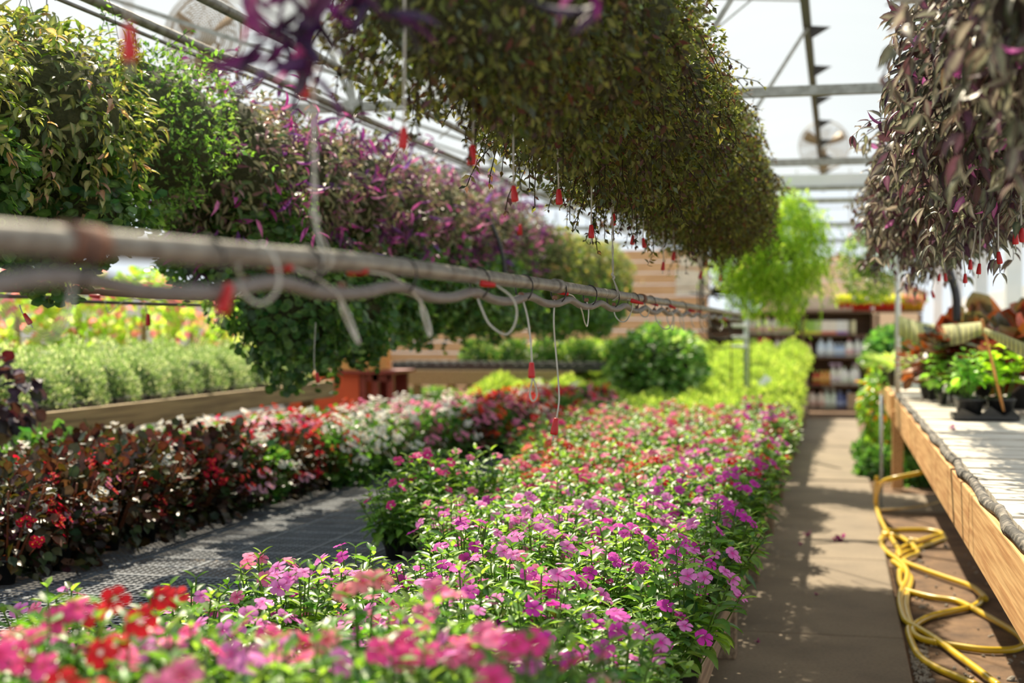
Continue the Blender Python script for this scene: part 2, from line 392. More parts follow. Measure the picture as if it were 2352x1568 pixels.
# back wall
YB = 24.6
mb = MB()
for k in range(13):
    z = k*.2; mb.box(-8.2, -2.15, YB, YB+.05-.002*k, z, z+.19)
struct(mb.build('wall_back', WALLW))
mb = MB()
for k in range(5): mb.box(-2.15, 2.4, YB+.05, YB+.09, k*.24, k*.24+.235)
o = mb.build('wall_back.001', WOODB); struct(o)
# glazing bars of the gable end
mb = MB()
for z in (2.05, 2.35, 2.65, 2.95, 3.3): mb.box(-2.15, 2.4, YB+.6, YB+.63, z, z+.02)
for x in (-1.6, -.7, .2, 1.1, 2.0): mb.box(x, x+.03, YB+.6, YB+.63, 1.6, 4)
struct(mb.build('window_1', WHITEM))
# tan gabled shed seen through the gable end
sh = thing('garden_shed', 'tan wooden shed with a pitched roof standing beyond the shelves', 'shed', (-.1, 33, 0))
mb = MB().add([(-1.6, 0, 0), (1.9, 0, 0), (1.9, 0, 2.05), (.15, 0, 2.85), (-1.6, 0, 2.05), (-1.6, 2, 0), (1.9, 2, 0), (1.9, 2, 2.05), (.15, 2, 2.85), (-1.6, 2, 2.05)],
              [(0, 1, 2, 3, 4), (9, 8, 7, 6, 5), (0, 5, 6, 1), (1, 6, 7, 2), (4, 9, 5, 0)]); mb.build('wall', solid('cream_siding', (.85, .68, .47), .8, 0, (.75, .55, .34), 3, (.4, 1, 8)), sh)
mb = MB().beam((-1.8, 1, 1.98), (.17, 1, 2.9), 2.2, .06).beam((2.1, 1, 1.98), (.13, 1, 2.9), 2.2, .06); mb.build('roof', solid('shingle_brown', (.5, .36, .24), .8), sh)
# left end wall and outside greenery behind the left bench are pale and bright
mb = MB()
for k in range(9): mb.box(-8.3, -8.25, 2, YB, k*.2, k*.2+.19)
struct(mb.build('wall_left', WHITEM))
# ------------------------------------------------------------ low bench with grating
def timber(name, w, d, h, mat, parent, loc, bevel=.004):
    o = MB().box(-w/2, w/2, -d/2, d/2, -h/2, h/2).build(name, mat, parent, bevel=bevel); o.location = loc; return o
XL, Y0, Y1 = -4.0, 2.6, 21.5
bench = thing('low_bench', 'low timber plant bench carrying the periwinkles and begonias along the concrete walkway', 'bench', (0, 0, 0))
legD = [3.9, 5.55, 7.2, 8.85, 10.5, 12.2, 14, 16, 18, 20]
for i, D in enumerate(legD):
    y = YD(XE, D)
    timber('leg', .07, .10, ZB-.04, WOODT, bench, (XE-.035, y, (ZB-.04)/2))
    timber('leg', .09, .09, ZB-.04, WOODT, bench, (-2.2, y, (ZB-.04)/2)); timber('leg', .09, .09, ZB-.04, WOODT, bench, (XL+.1, y, (ZB-.04)/2))
    timber('crossbar', XE-XL-.1, .04, .07, WOODT, bench, ((XE+XL)/2, y, ZB-.08))
ys = [YD(XE, D) for D in legD]
for a, b in zip(ys[:-1], ys[1:]):
    timber('edge_board', .035, b-a-.01, .095, WOODT, bench, (XE+.0, (a+b)/2, ZB-.04))
timber('side_board', .035, Y1-Y0, .09, WOODT, bench, (XL, (Y0+Y1)/2, ZB-.04))
# one grating panel, then copies
PW, PL = 1.185, .60
mb = MB()
t = .003
for i in range(41):
    x = i*(PW-.01)/40; w = .012 if i % 10 == 0 else .0055; mb.box(x-w/2, x+w/2, 0, PL-.008, -t, 0 if i % 10 == 0 else -.002)
for j in range(16):
    y = j*(PL-.008)/15; w = .014 if j % 5 == 0 else .006; mb.box(0, PW-.01, y-w/2, y+w/2, -t, .0005 if j % 5 == 0 else -.0008)
gme = mb.mesh('grating', GRATE)
first = True
rows_g = ['beside the aisle edge', 'in the middle of the low bench', 'under the begonias']
for c in range(3):
    for j in range(int((Y1-Y0)/PL)):
        o = link('grating_panel', gme, None, (XE-.03-PW*(c+1)+.005, Y0+j*PL, ZB))
        tag(o, 'grey plastic grating panel %s, %s from the near end' % (rows_g[c], ORD[j]), 'grating panel', 'grating panels of the low bench')
# ------------------------------------------------------------ leaf colours
GR = [(.085, .19, .035), (.14, .275, .05), (.23, .38, .08), (.055, .13, .03)]
# periwinkle
def shoot_plant(nshoot, R, Hh, T, L, cols, nlev=4, seed=0, wide=.0, per=2, wts=None, c2=None, lmat=LEAF, name='foliage', droop=-.15):
    cl = Cloud(); P = []; D = []; U = []; SZ = []; mb = MB()
    for i in range(nshoot):
        a = 2.399*i+seed; rr = R*math.sqrt((i+.5)/nshoot); tip = np.array((rr*math.cos(a), rr*math.sin(a), Hh*(1-.38*(rr/R)**2)*(1+.10*math.sin(i*5.3+seed))))
        base = np.array((.25*tip[0], .25*tip[1], .0)); ax = norm(tip-base); mb.tube([base, tip], .0022, 4, c=(.13, .22, .05), caps=False)
        lev0 = .16 if rr < R*.75 else .1
        for k in range(nlev):
            q = tip-ax*(k*.9*L*.55+.004); ang = k*PI/2+i
            if q[2] < .03: continue
            for s_ in range(per):
                b = ang+s_*2*PI/per; out = np.array((math.cos(b), math.sin(b), 0)); tilt = .9-.28*k
                P.append(q); D.append(out+np.array((0, 0, tilt*.7+droop*k))+rng.normal(0, .12, 3)+ax*.2); U.append(np.array((0, 0, 1))+rng.normal(0, .15, 3)); SZ.append(L*(.55+.2*min(k, 2.6))*(.85+.3*rng.random()))
    n = len(P); c1 = pal(n, cols, wts); cl.leaves(T, np.array(P), np.array(D), np.array(U), np.array(SZ), c1, c2 if c2 is None else pal(n, c2, None, .1)); cl.mb(mb)
    return cl.mesh(name, lmat)
PER = [shoot_plant(25, .15, .23, T_OVAL, .060, GR, 5, s) for s in range(5)]
pot_me = MB().lathe([(.032, 0), (.045, .085), (.049, .085), (.049, .095), (.044, .095), (.043, .082), (.0, .082)], 12).mesh('pot', BLACKP, True)
def periwinkle_flower(petal, eye, dark, seed=0, R=.0235):
    r = np.random.default_rng(seed); mb = MB()
    for i in range(5):
        a = 2*PI*i/5+r.normal(0, .05); zt = r.normal(0, .1)*R
        def pt(rr, da, z): return (rr*R*math.cos(a+da), rr*R*math.sin(a+da), z*R)
        vs = [(0, 0, -.08*R), pt(.17, -.5, 0), pt(.17, .5, 0), pt(.24, -.52, .0), pt(.24, .52, .0), pt(.62, -.60, .06+r.normal(0, .05)), pt(.62, 0, .0), pt(.62, .60, -.02),
              pt(.93, -.52, .02+r.normal(0, .06)), pt(1.03, -.05, -.05+r.normal(0, .06)), pt(.97, .42, -.1+r.normal(0, .05))]
        k = len(mb.v)
        mb.add(vs, [(0, 1, 2), (1, 3, 4, 2), (3, 5, 6, 4), (4, 6, 7), (5, 8, 9, 6), (6, 9, 10, 7)])
        pc = np.array(petal)*(1+r.normal(0, .06)); pc = np.clip(pc, 0, 1)
        for j in range(11):
            mb.c[k+j] = tuple(eye) if j < 3 else (tuple(dark) if j < 5 else tuple(pc))
    mb.tube([(0, 0, -.005*1), (0, 0, -.022)], [.0016, .0012], 5, c=(.35, .35, .2))
    return mb.mesh('flower', PETAL, True)
FC = {'lilac pink': ((.82, .25, .66), (.75, .04, .40), (.68, .10, .48)), 'magenta': ((.68, .05, .50), (.50, .01, .28), (.55, .02, .38)), 'hot pink': ((.85, .07, .30), (.6, .01, .12), (.75, .03, .2)),
      'pink': ((.88, .22, .42), (.75, .04, .18), (.82, .1, .28)), 'red': ((.78, .02, .03), (.9, .75, .70), (.6, .01, .02)), 'crimson': ((.62, .015, .09), (.9, .8, .75), (.5, .01, .06)), 'coral': ((.88, .10, .04), (.9, .6, .5), (.8, .06, .03)),
      'white': ((.88, .86, .80), (.8, .75, .3), (.8, .8, .7)), 'salmon': ((.90, .28, .33), (.75, .04, .1), (.85, .15, .2)), 'pale pink': ((.9, .62, .55), (.85, .03, .02), (.85, .3, .25)), 'cerise': ((.74, .03, .26), (.9, .75, .75), (.65, .01, .2))}
FM = {k: [periwinkle_flower(*v, seed=i) for i in range(3)] for k, v in FC.items()}
def periwinkle(X, Y, z, kinds, nf, label, group, sc=1.0, pot=True, hgt=1.0, vi=None, fsc=1.0):
    vi = random.randrange(len(PER)) if vi is None else vi
    rz = random.uniform(0, 6.28)
    t_ = thing('periwinkle', label, 'plant', (X, Y, z), rz, group)
    if pot: link('pot', pot_me, t_, (0, 0, 0))
    fo = link('foliage', PER[vi], t_, (0, 0, .05), 0, (sc, sc, sc*hgt))
    for i in range(nf):
        a = random.uniform(0, 6.28); rr = .14*math.sqrt(random.random())*sc; zz = .05+.235*sc*hgt*(1-.38*(rr/sc/.135)**2)+random.uniform(0, .025)
        tx, ty = random.gauss(0, .35)+.45*rr/.14*math.cos(a+PI/2)*0, random.gauss(0, .35)
        # blooms lean outward from the middle of the plant and a little to the light side
        tilt = Vector((math.cos(a)*rr*5, math.sin(a)*rr*5, 1)).normalized(); tilt = (tilt+Vector((random.gauss(0, .28), random.gauss(0, .28), 0))).normalized()
        wl = Matrix.Rotation(-rz, 3, 'Z') @ Vector((.12, -.42, 0)); tilt = (tilt+wl*random.uniform(.3, 1.5)).normalized()
        o = link('flower', FM[random.choice(kinds)][random.randrange(3)], t_, (rr*math.cos(a), rr*math.sin(a), zz), tilt.to_track_quat('Z', 'Y').to_euler(), random.uniform(.85, 1.12)*fsc)
    return t_
def leftlim(D):
    return float(np.interp(D, [2.9, 3.4, 3.8, 4.1, 4.9, 5.6, 5.85, 6.3, 6.8, 7.6, 8.7, 11.7], [-1.75, -1.75, -1.6, -1.28, -1.30, -1.45, -1.85, -1.85, -1.65, -1.6, -1.9, -2.15]))
rowi = 0; Yp = 2.55; colname = ['at the aisle edge', 'one in from the aisle edge', 'two in from the aisle edge', 'three in from the aisle edge', 'four in from the aisle edge', 'five in from the aisle edge', 'six in from the aisle edge', 'seven in from the aisle edge', 'eight in from the aisle edge', 'nine in from the aisle edge', 'ten in from the aisle edge']
for rowi in range(46):
    Yc = 2.75+rowi*.215
    x = XE-.10; ci = 0
    while True:
        D = Yc*math.cos(TH)-x*math.sin(TH)
        if D > 12.0 or x < leftlim(D) or D < 2.9: 
            if x < -2.4 or D > 11.8: break
            x -= .21; ci += 1; continue
        v = 745+F*(H0-.6)/D; u = 1922+F*x/(.975*D)
        if u < -120: break
        if D < 4.3: kinds = ['lilac pink']*5+['magenta']*2+['pink']
        elif D < 5.6: kinds = ['lilac pink']*6+['magenta']
        elif D < 6.5: kinds = ['pink', 'hot pink', 'salmon', 'cerise', 'lilac pink']
        elif D < 8.4: kinds = ['salmon', 'pink', 'hot pink', 'cerise', 'coral', 'red', 'crimson', 'pink'] + (['white'] if random.random() < .25 else [])
        else: kinds = ['red', 'hot pink', 'cerise', 'salmon', 'coral', 'pink']
        if x > -.75 and D < 6: kinds = ['magenta']*4+['lilac pink']*2
        elif x > -.72 and D < 7.6: kinds = ['cerise', 'crimson', 'red', 'magenta']
        elif x > -.75: kinds = ['cerise', 'magenta', 'hot pink', 'red', 'crimson'] + (['white']*2 if D > 9 and random.random() < .3 else [])
        k1 = random.choice(kinds); kk = [k1, k1, k1, random.choice(kinds)]
        nf = 9 if D < 5.4 else (3 if D < 6.3 and x < -.8 else 10)
        lab = '%s periwinkle %s, %s row from the near end' % (k1, colname[min(ci, 10)], ORD[rowi])
        big = 5.8 < D < 6.5 and x < leftlim(D)+.32; over = ci == 0 and random.random() < .35
        if big: nf = 7
        periwinkle(x+random.uniform(-.03, .03)+(.06 if over else 0), Yc+random.uniform(-.03, .03), ZB+.001, kk, nf, lab, 'periwinkles on the low bench', 1.25 if big else 1.15 if over else random.uniform(.88, 1.0) if ci == 0 else random.uniform(.95, 1.15), True, 1.15 if big else random.uniform(.8, 1.2))
        x -= .21; ci += 1
# tall foreground periwinkles on a nearer, higher bench
nb = thing('slatted_bench', 'timber slatted bench under the tall red and pink periwinkles closest to the camera', 'bench', (0, 0, 0))
ZN = .50
for k in range(6): timber('slat', 2.0, .10, .025, WOODG, nb, (-1.3, 1.25+k*.19, ZN-.0125))
for x in (-2.2, -.4):
    timber('rail', .04, 1.1, .08, WOODG, nb, (x, 1.72, ZN-.066))
    for y in (1.3, 2.15): timber('leg', .08, .08, ZN-.107, WOODG, nb, (x, y, (ZN-.107)/2-.015))
tall = [(60, 1490, 1.95, 'hot pink', 5), (130, 1385, 2.15, 'hot pink', 2), (215, 1385, 2.2, 'red', 2), (265, 1445, 2.0, 'red', 3), (370, 1375, 2.45, 'red', 3), (225, 1560, 1.75, 'red', 2), (420, 1550, 1.7, 'pink', 2), (835, 1335, 2.55, 'salmon', 3),
        (1000, 1365, 2.45, 'pink', 3), (720, 1450, 2.25, 'salmon', 3), (930, 1480, 2.05, 'hot pink', 4), (1080, 1470, 2.2, 'pink', 4), (1180, 1480, 2.0, 'hot pink', 3), (1130, 1556, 1.7, 'hot pink', 1), (1390, 1550, 2.3, 'pale pink', 1), (580, 1500, 2.2, 'lilac pink', 4), (330, 1500, 2.2, 'lilac pink', 3)]
TALLM = [shoot_plant(9, .085, .30, T_OVAL, .062, [(.09, .23, .03), (.14, .32, .05), (.06, .16, .03)], 5, s+20) for s in range(3)]
for i, (u, v, D, kd, nf) in enumerate(tall):
    p = W(u, v, D); t_ = thing('periwinkle', 'tall %s periwinkle in front of the grating, %s of the closest clump' % (kd, ORD[i]), 'plant', (p.x, p.y, ZN), random.uniform(0, 6), 'tall periwinkles nearest the camera')
    link('pot', pot_me, t_, (0, 0, 0)); hh = (p.z-ZN-.06)/.30
    link('foliage', TALLM[i % 3], t_, (0, 0, .05), 0, (1.0, 1.0, hh))
    for k in range(nf):
        a = 6.28*k/nf+i; rr = .0 if nf == 1 or k == 0 else random.uniform(.028, .05)
        tl = Vector((random.gauss(0, .25), random.gauss(0, .25), .75)); 
        wl = Matrix.Rotation(-t_.rotation_euler.z, 3, 'Z') @ Vector((.05, -.75, 0)); tl = (tl+wl).normalized()
        link('flower', FM[kd][k % 3], t_, (rr*math.cos(a), rr*math.sin(a), p.z-ZN+random.uniform(-.025, .01)), tl.to_track_quat('Z', 'Y').to_euler(), 1.05)
# low filler plants of the near bench, green
for i in range(18):
    u = 20+i*78; D = 1.95+.3*random.random(); p = W(u, 1568, D)
    if u > 1320: continue
    kd = random.choice(['pink', 'hot pink', 'lilac pink', 'salmon'])
    t_ = thing('periwinkle', 'bushy green periwinkle with few %s flowers, %s along the closest bench' % (kd, ORD[i]), 'plant', (p.x, p.y+.05, ZN), random.uniform(0, 6), 'bushy periwinkles nearest the camera')
    link('pot', pot_me, t_, (0, 0, 0)); link('foliage', PER[i % 5], t_, (0, 0, .04), 0, (.9, .9, (1.15+.12*math.sin(i*1.7))))
    for k in range(2):
        a = random.uniform(0, 6.28); link('flower', FM[kd][k], t_, (.07*math.cos(a), .07*math.sin(a), .31), (random.gauss(.4, .3), random.gauss(0, .3), 0), 1)
# ------------------------------------------------------------ begonias
BR = [(.055, .030, .018), (.045, .045, .020), (.035, .055, .022), (.085, .042, .024)]
BG = [(.045, .12, .03), (.07, .16, .04), (.10, .22, .05)]
def begonia_fol(cols, seed, mat):
    cl = Cloud(); p, d = shell(380, (.165, .165, .20), .08, .5, seed, -.85); p[:, 2] += .175
    cl.leaves(T_WIDE if seed % 2 else T_ROUND, p, d+rng.normal(0, .45, d.shape)+np.array((0, 0, .1)), d*.4+np.array((0, 0, 1))+rng.normal(0, .3, d.shape), .044*(.6+.6*rng.random(len(p))), pal(len(p), cols))
    mb = MB()
    for k in range(12):
        a = k*.6; mb.tube([(0, 0, 0), (.08*math.cos(a), .08*math.sin(a), .15), (.14*math.cos(a), .14*math.sin(a), .30)], .004, 5, 2, c=(.2, .07, .03))
    cl.mb(mb); return cl.mesh('foliage', mat)
BF = {'b': [begonia_fol(BR, s, LEAFR) for s in range(3)], 'g': [begonia_fol(BG, s+5, LEAF) for s in range(2)]}
def begonia_cluster(c, seed):
    r = np.random.default_rng(seed); mb = MB()
    for k in range(5):
        o = r.normal(0, .012, 3)
        for j, a in enumerate((0, PI/2, PI, 3*PI/2)):
            L = .011 if j % 2 == 0 else .008; a += k
            d = np.array((math.cos(a), math.sin(a), .35)); s_ = np.array((-math.sin(a), math.cos(a), 0))
            q = np.array(c)*(1+r.normal(0, .1))
            mb.add([o, o+d*L*.5+s_*L*.55, o+d*L, o+d*L*.5-s_*L*.55], [(0, 1, 2, 3)], np.clip(q, 0, 1))
        blob(mb, (.0017, .0017, .0017), (.8, .55, .05), o+np.array((0, 0, .003)), 6)
    mb.tube([(0, 0, 0), (0, 0, -.03)], .001, 4, c=(.3, .1, .05))
    return mb.mesh('flower_cluster', PETAL, True)
BC = {'red': (.66, .012, .05), 'white': (.84, .87, .84), 'pink': (.76, .24, .46), 'orange red': (.75, .07, .03), 'pale pink': (.82, .46, .64)}
BCM = {k: [begonia_cluster(v, s) for s in range(2)] for k, v in BC.items()}
for r_ in range(34):
    for c in range(4):
        D0 = 5.3+r_*.245; xf = float(np.interp(D0, [5, 7, 9, 11, 13.5], [-2.86, -2.90, -2.72, -2.30, -2.05]))
        x = xf-.12-c*.26; y = YD(x, D0)
        if c == 3 and D0 > 11: continue
        x += random.uniform(-.04, .04); y += random.uniform(-.05, .05); u = 1922+F*x/(.975*D0)
        if u < -150: continue
        if u < 700: fk, kinds = 'b', (['red']*7+['pink', 'pale pink', 'white'] if random.random() < .85 else ['white'])
        elif u < 860: fk, kinds = 'g', ['white']*3+['red']
        elif u < 1080: fk, kinds = 'g', ['pink']*3+['white']*2
        else: fk, kinds = random.choice('gb'), ['white', 'red', 'pink', 'orange red']
        if c == 3: fk, kinds = 'g', ['white', 'white', 'white', 'pink', 'orange red', 'white']
        if 300 < u < 700 and random.random() < .07: fk, kinds = 'g', ['white']
        k1 = random.choice(kinds); nfl = 16 if D0 < 8 else 20
        t_ = thing('begonia', '%s-leaved begonia with %s blooms, %s row along, %s in from the open grating' % ({'b': 'bronze', 'g': 'green'}[fk], k1, ORD[r_], ['first', 'second', 'third', 'fourth'][c]), 'plant', (x, y, ZB), random.uniform(0, 6), 'begonias on the low bench')
        link('pot', pot_me, t_, (0, 0, 0), 0, 1.0); link('foliage', random.choice(BF[fk]), t_, (0, 0, .0), 0, (1.05, 1.05, random.uniform(1.05, 1.2) if D0 < 7.5 else random.uniform(.88, 1.0)))
        for k in range(nfl):
            p_ = unit(1)[0]; p_[2] = abs(p_[2])*.9-.25
            q = (p_[0]*.21, p_[1]*.21, .21+p_[2]*.27)
            link('flower_cluster', random.choice(BCM[k1 if random.random() < .8 else random.choice(kinds)]), t_, q, Vector((p_[0], p_[1], .7)).to_track_quat('Z', 'Y').to_euler(), random.uniform(1.4, 2.1)*(1 if D0 < 8 else 1.25))
# ------------------------------------------------------------ lime green trays at the far end of the low bench
LIME = [(.30, .42, .08), (.42, .54, .12), (.20, .33, .06), (.55, .62, .20)]
def clump(n, r, T, L, cols, seed, mat, lump=.1, up=.5, core=CORE, wts=None, depth=.35):
    cl = Cloud(); p, d = shell(n, r, lump, depth, seed, -.05); 
    cl.leaves(T, p, d+rng.normal(0, .6, d.shape)+np.array((0, 0, up)), d+rng.normal(0, .5, d.shape)+np.array((0, 0, .6)), L*(.6+.7*rng.random(len(p))), pal(len(p), cols, wts))
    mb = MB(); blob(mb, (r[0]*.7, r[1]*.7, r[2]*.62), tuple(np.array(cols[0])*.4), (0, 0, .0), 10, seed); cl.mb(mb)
    return cl.mesh('foliage', mat)
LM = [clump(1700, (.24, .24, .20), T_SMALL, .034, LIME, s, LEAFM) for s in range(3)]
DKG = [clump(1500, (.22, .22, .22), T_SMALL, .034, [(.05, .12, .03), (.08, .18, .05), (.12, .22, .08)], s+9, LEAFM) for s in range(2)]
tray_me = MB().box(-.2, .2, -.2, .2, 0, .06).mesh('tray', BLACKP)
block_me = MB().box(-.19, .19, -.19, .19, 0, 1).mesh('riser', WOODT)
for r_ in range(20):
    for c in range(9):
        D0 = 12.3+r_*.42; x = -.6-c*.38; y = YD(x, D0)
        if y > 21.2: continue
        if x < -3.9: continue
        rise = max(0, min(.42, (D0-14.5)*.085))
        dark = (D0 < 13.9 and c in (4, 5, 6, 7, 8)) or (D0 < 12.6 and c > 3)
        t_ = thing('plant_tray', '%s bushy bedding plants, %s row past the periwinkles, %s from the walkway' % ('dark green' if dark else 'lime green', ORD[r_], ['first', 'second', 'third', 'fourth', 'fifth', 'sixth', 'seventh', 'eighth', 'ninth'][c]), 'plant tray', (x+random.uniform(-.02, .02), y, ZB), 0, 'trays of bedding plants past the periwinkles')
        if rise > .02: link('riser', block_me, t_, (0, 0, 0), 0, (1, 1, rise))
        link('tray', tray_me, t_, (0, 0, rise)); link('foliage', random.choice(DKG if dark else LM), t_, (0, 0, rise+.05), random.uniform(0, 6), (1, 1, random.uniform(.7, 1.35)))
for u, v, D, l_ in ((1742, 866, 15.5, 'further back among the lime green plants'), (1578, 928, 13.2, 'behind the red periwinkles')):
    p = W(u, v, D); t_ = thing('plant_sign', 'blank white plant label card on a stake, %s' % l_, 'sign', (p.x, p.y, p.z-.16))
    MB().box(-.045, .045, -.002, .002, .09, .22).build('card', WHITEM, t_).rotation_euler = (-.5, .55, 0); MB().box(-.006, .006, -.003, .003, -.1, .14).build('stake', WHITEM, t_)
# the round shrub on the bench
p = W(1512, 850, 14.6)
t_ = thing('potted_shrub', 'round leafy shrub in a black pot rising above the lime green plants', 'shrub', (p.x, p.y, ZB))
MB().lathe([(.13, 0), (.17, .26), (.185, .26), (.185, .29), (.16, .29), (.15, .26), (0, .25)], 20).build('pot', BLACKP, t_, True)
cl = Cloud(); P_, d_ = shell(2600, (.50, .45, .42), .08, .3, 3)
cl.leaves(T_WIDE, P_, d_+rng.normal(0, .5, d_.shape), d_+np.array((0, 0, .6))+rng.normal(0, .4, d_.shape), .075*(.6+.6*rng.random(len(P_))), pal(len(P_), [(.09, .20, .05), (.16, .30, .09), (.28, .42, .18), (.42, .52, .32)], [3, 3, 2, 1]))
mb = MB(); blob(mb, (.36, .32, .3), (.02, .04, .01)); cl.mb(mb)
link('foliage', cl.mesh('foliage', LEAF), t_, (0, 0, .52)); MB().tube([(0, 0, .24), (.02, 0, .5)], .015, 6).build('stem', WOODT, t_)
# ------------------------------------------------------------ left bench with fine white-green plants
XB, ZL = -4.36, .80
lb = thing('raised_bench', 'raised timber bench with a long grained front board behind the begonias', 'bench', (0, 0, 0))
ya, yb = YD(XB, 5.0), YD(XB, 12.6)
timber('front_board', .045, yb-ya, .145, WOODG, lb, (XB, (ya+yb)/2, ZL-.07))
timber('back_board', .045, yb-ya, .145, WOODG, lb, (XB-1.5, (ya+yb)/2, ZL-.07))
timber('deck', 1.44, yb-ya-.01, .03, WOODT, lb, (XB-.75, (ya+yb)/2, ZL-.045))
timber('end_board', 1.5, .04, .145, WOODG, lb, (XB-.75, yb+.02, ZL-.07))
for k in range(4):
    y = ya+.4+(yb-ya-.8)*k/3
    for x in (XB-.07, XB-1.43): timber('leg', .09, .09, ZL-.14, WOODG, lb, (x, y, (ZL-.14)/2-.015))
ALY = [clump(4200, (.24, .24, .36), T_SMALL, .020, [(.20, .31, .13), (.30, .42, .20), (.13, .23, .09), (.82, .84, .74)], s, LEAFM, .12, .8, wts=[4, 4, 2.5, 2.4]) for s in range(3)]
for r_ in range(17):
    for c in range(2):
        D0 = 5.4+r_*.43; x = XB-.30-c*.42; y = YD(x, D0)
        t_ = thing('bedding_tray', 'fine-leaved whitish green plants on the raised bench, %s of the %s row' % (ORD[r_], ['front', 'rear'][c]), 'plant tray', (x, y, ZL-.03), 0, 'fine-leaved plants on the raised bench')
        link('tray', tray_me, t_, (0, 0, 0)); h_ = random.uniform(.8, 1.1)*(1 if D0 < 11 else .8)
        link('foliage', random.choice(ALY), t_, (0, 0, .05), random.uniform(0, 6), (1, 1, h_))
# purple plant drooping over the near end of the raised bench
cl = Cloud(); P_, d_ = shell(180, (.25, .22, .2), .1, .4, 2)
cl.leaves(T_WIDE, P_, d_+rng.normal(0, .5, d_.shape)+np.array((.3, 0, -.5)), np.array((0, 0, 1))+rng.normal(0, .4, d_.shape), .09, pal(len(P_), [(.05, .03, .05), (.08, .06, .09), (.03, .02, .03)]))
p = W(30, 935, 6.6)
t_ = thing('purple_leaf_plant', 'dark purple leafy plant drooping over the front board of the raised bench', 'plant', p); link('foliage', cl.mesh('foliage', LEAFR), t_, (0, 0, 0)); link('pot', pot_me, t_, (0, 0, -.1), 0, 1.4)
t_.location.x = XB-.02; t_.location.y = YD(XB, 7.5)
# ------------------------------------------------------------ hanging baskets
basket_pot = MB().lathe([(.09, -.14), (.125, 0), (.135, 0), (.135, .015), (.12, .015), (.115, -.01), (0, -.01)], 16).mesh('pot', BLACKP, True)
def hanger_mesh(h):
    mb = MB()
    for k in range(3):
        a = 2*PI*k/3; mb.tube([(.13*math.cos(a), .13*math.sin(a), .0), (.01*math.cos(a), .01*math.sin(a), h*.85)], .0015, 4)
    mb.tube([(0, 0, h*.83), (0, 0, h*.97), (.015, 0, h), (.03, 0, h*.97)], .002, 5, 3); return mb.mesh('hanger', DARKM)
def basket(fol, X, Y, z, label, group, sc=(1, 1, 1), rz=0, hz=None, core=None, zt=None, fname='foliage'):
    t_ = thing('hanging_basket', label, 'hanging basket', (X, Y, z), rz, group)
    link('foliage', fol, t_, (0, 0, 0), 0, sc)
    if core: link('stem_mass', core, t_, (0, 0, 0), 0, sc)
    link('pot', basket_pot, t_, (0, 0, .05)); 
    key = round(max(.12, (zt or ZT-.06)-z-.06), 2)
    if key not in HM: HM[key] = hanger_mesh(key)
    link('hanger', HM[key], t_, (0, 0, .06)); return t_
HM = {}
# supply rail over the central row
cr = tag(MB().tube([(-.64, 1.2, 2.42), (-.64, 10, 2.42)], .016, 10).build('hanging_rail', PIPE, smooth=True), 'steel rail carrying the central row of hanging baskets', 'rail')
rr_ = tag(MB().tube([(.50, 1.2, 2.42), (.50, 11, 2.42)], .016, 10).build('hanging_rail', PIPE, smooth=True), 'steel rail carrying the baskets above the high bench', 'rail')
OLV = [(.085, .10, .03), (.13, .15, .045), (.22, .24, .08), (.06, .055, .03), (.14, .065, .05), (.13, .17, .13)]
def olive(seed):
    cl = Cloud(); r = (.30, .30, .30)
    p, d = shell(10500, r, .10, .28, seed)
    cl.leaves(T_SMALL, p, d+rng.normal(0, .9, d.shape)+np.array((0, 0, -.5)), d+rng.normal(0, .7, d.shape), .021*(.55+.8*rng.random(len(p))), pal(len(p), OLV, [4, 4, 3, 2, 1.2, 1.3]))
    strands(cl, 90, r, T_SMALL, .022, [(.09, .05, .05), (.07, .07, .03), (.16, .16, .05)], None, .13, seed, None, .9, 7, (.05, .04, .02))
    return cl.mesh('foliage', LEAFM)
OLVM = [olive(s) for s in range(4)]
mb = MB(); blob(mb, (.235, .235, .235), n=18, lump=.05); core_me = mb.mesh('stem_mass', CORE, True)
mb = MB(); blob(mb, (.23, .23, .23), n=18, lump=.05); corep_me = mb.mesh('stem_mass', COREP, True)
Dc = 2.75; i = 0
while Dc < 8.9:
    X = -.66+.03*math.sin(i*2.1); z = H0+.72+.02*math.sin(i*1.3)
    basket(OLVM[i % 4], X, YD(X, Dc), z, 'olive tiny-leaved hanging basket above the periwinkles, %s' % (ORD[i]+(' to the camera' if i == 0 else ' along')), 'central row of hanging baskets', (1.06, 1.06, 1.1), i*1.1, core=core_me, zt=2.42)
    Dc += .56; i += 1
# near purple heart basket just above the view, shoots reaching down
PH = [(.05, .016, .06), (.04, .012, .045), (.09, .02, .09), (.30, .07, .20), (.04, .025, .04)]
cl = Cloud(); r = (.20, .20, .18); p, d = shell(200, r, .1, .3, 4)
cl.leaves(T_LONG, p, d+rng.normal(0, .4, d.shape)+np.array((0, 0, -.2)), d+np.array((0, 0, 1)), .10*(.7+.5*rng.random(len(p))), pal(len(p), PH))
for (u, v, uu, vv, n_) in ((640, -120, 720, 60, 4), (740, -100, 705, 170, 5), (1300, -260, 1370, 10, 3), (800, -100, 880, 40, 4), (560, -90, 575, -10, 2), (640, 60, 600, 150, 2)):
    a, b = W(u, v, 1.75), W(uu, vv, 1.75); o0 = W(740, -600, 1.75)
    P_ = np.array([tuple(a+(b-a)*t-o0) for t in np.linspace(0, 1, n_*2) for _ in (0, 1)])
    D_ = rng.normal(0, .8, P_.shape)+np.array((0, 0, -.7)); cl.leaves(T_LONG, P_, D_, rng.normal(0, 1, P_.shape), .075*(.6+.6*rng.random(len(P_))), pal(len(P_), PH[:4]))
    mb = MB(); mb.tube([tuple(Vector((0, 0, 0))), tuple(a-o0), tuple(b-o0)], .003, 5, 4, c=(.12, .03, .1)); cl.mb(mb)
o0 = W(740, -600, 1.75)
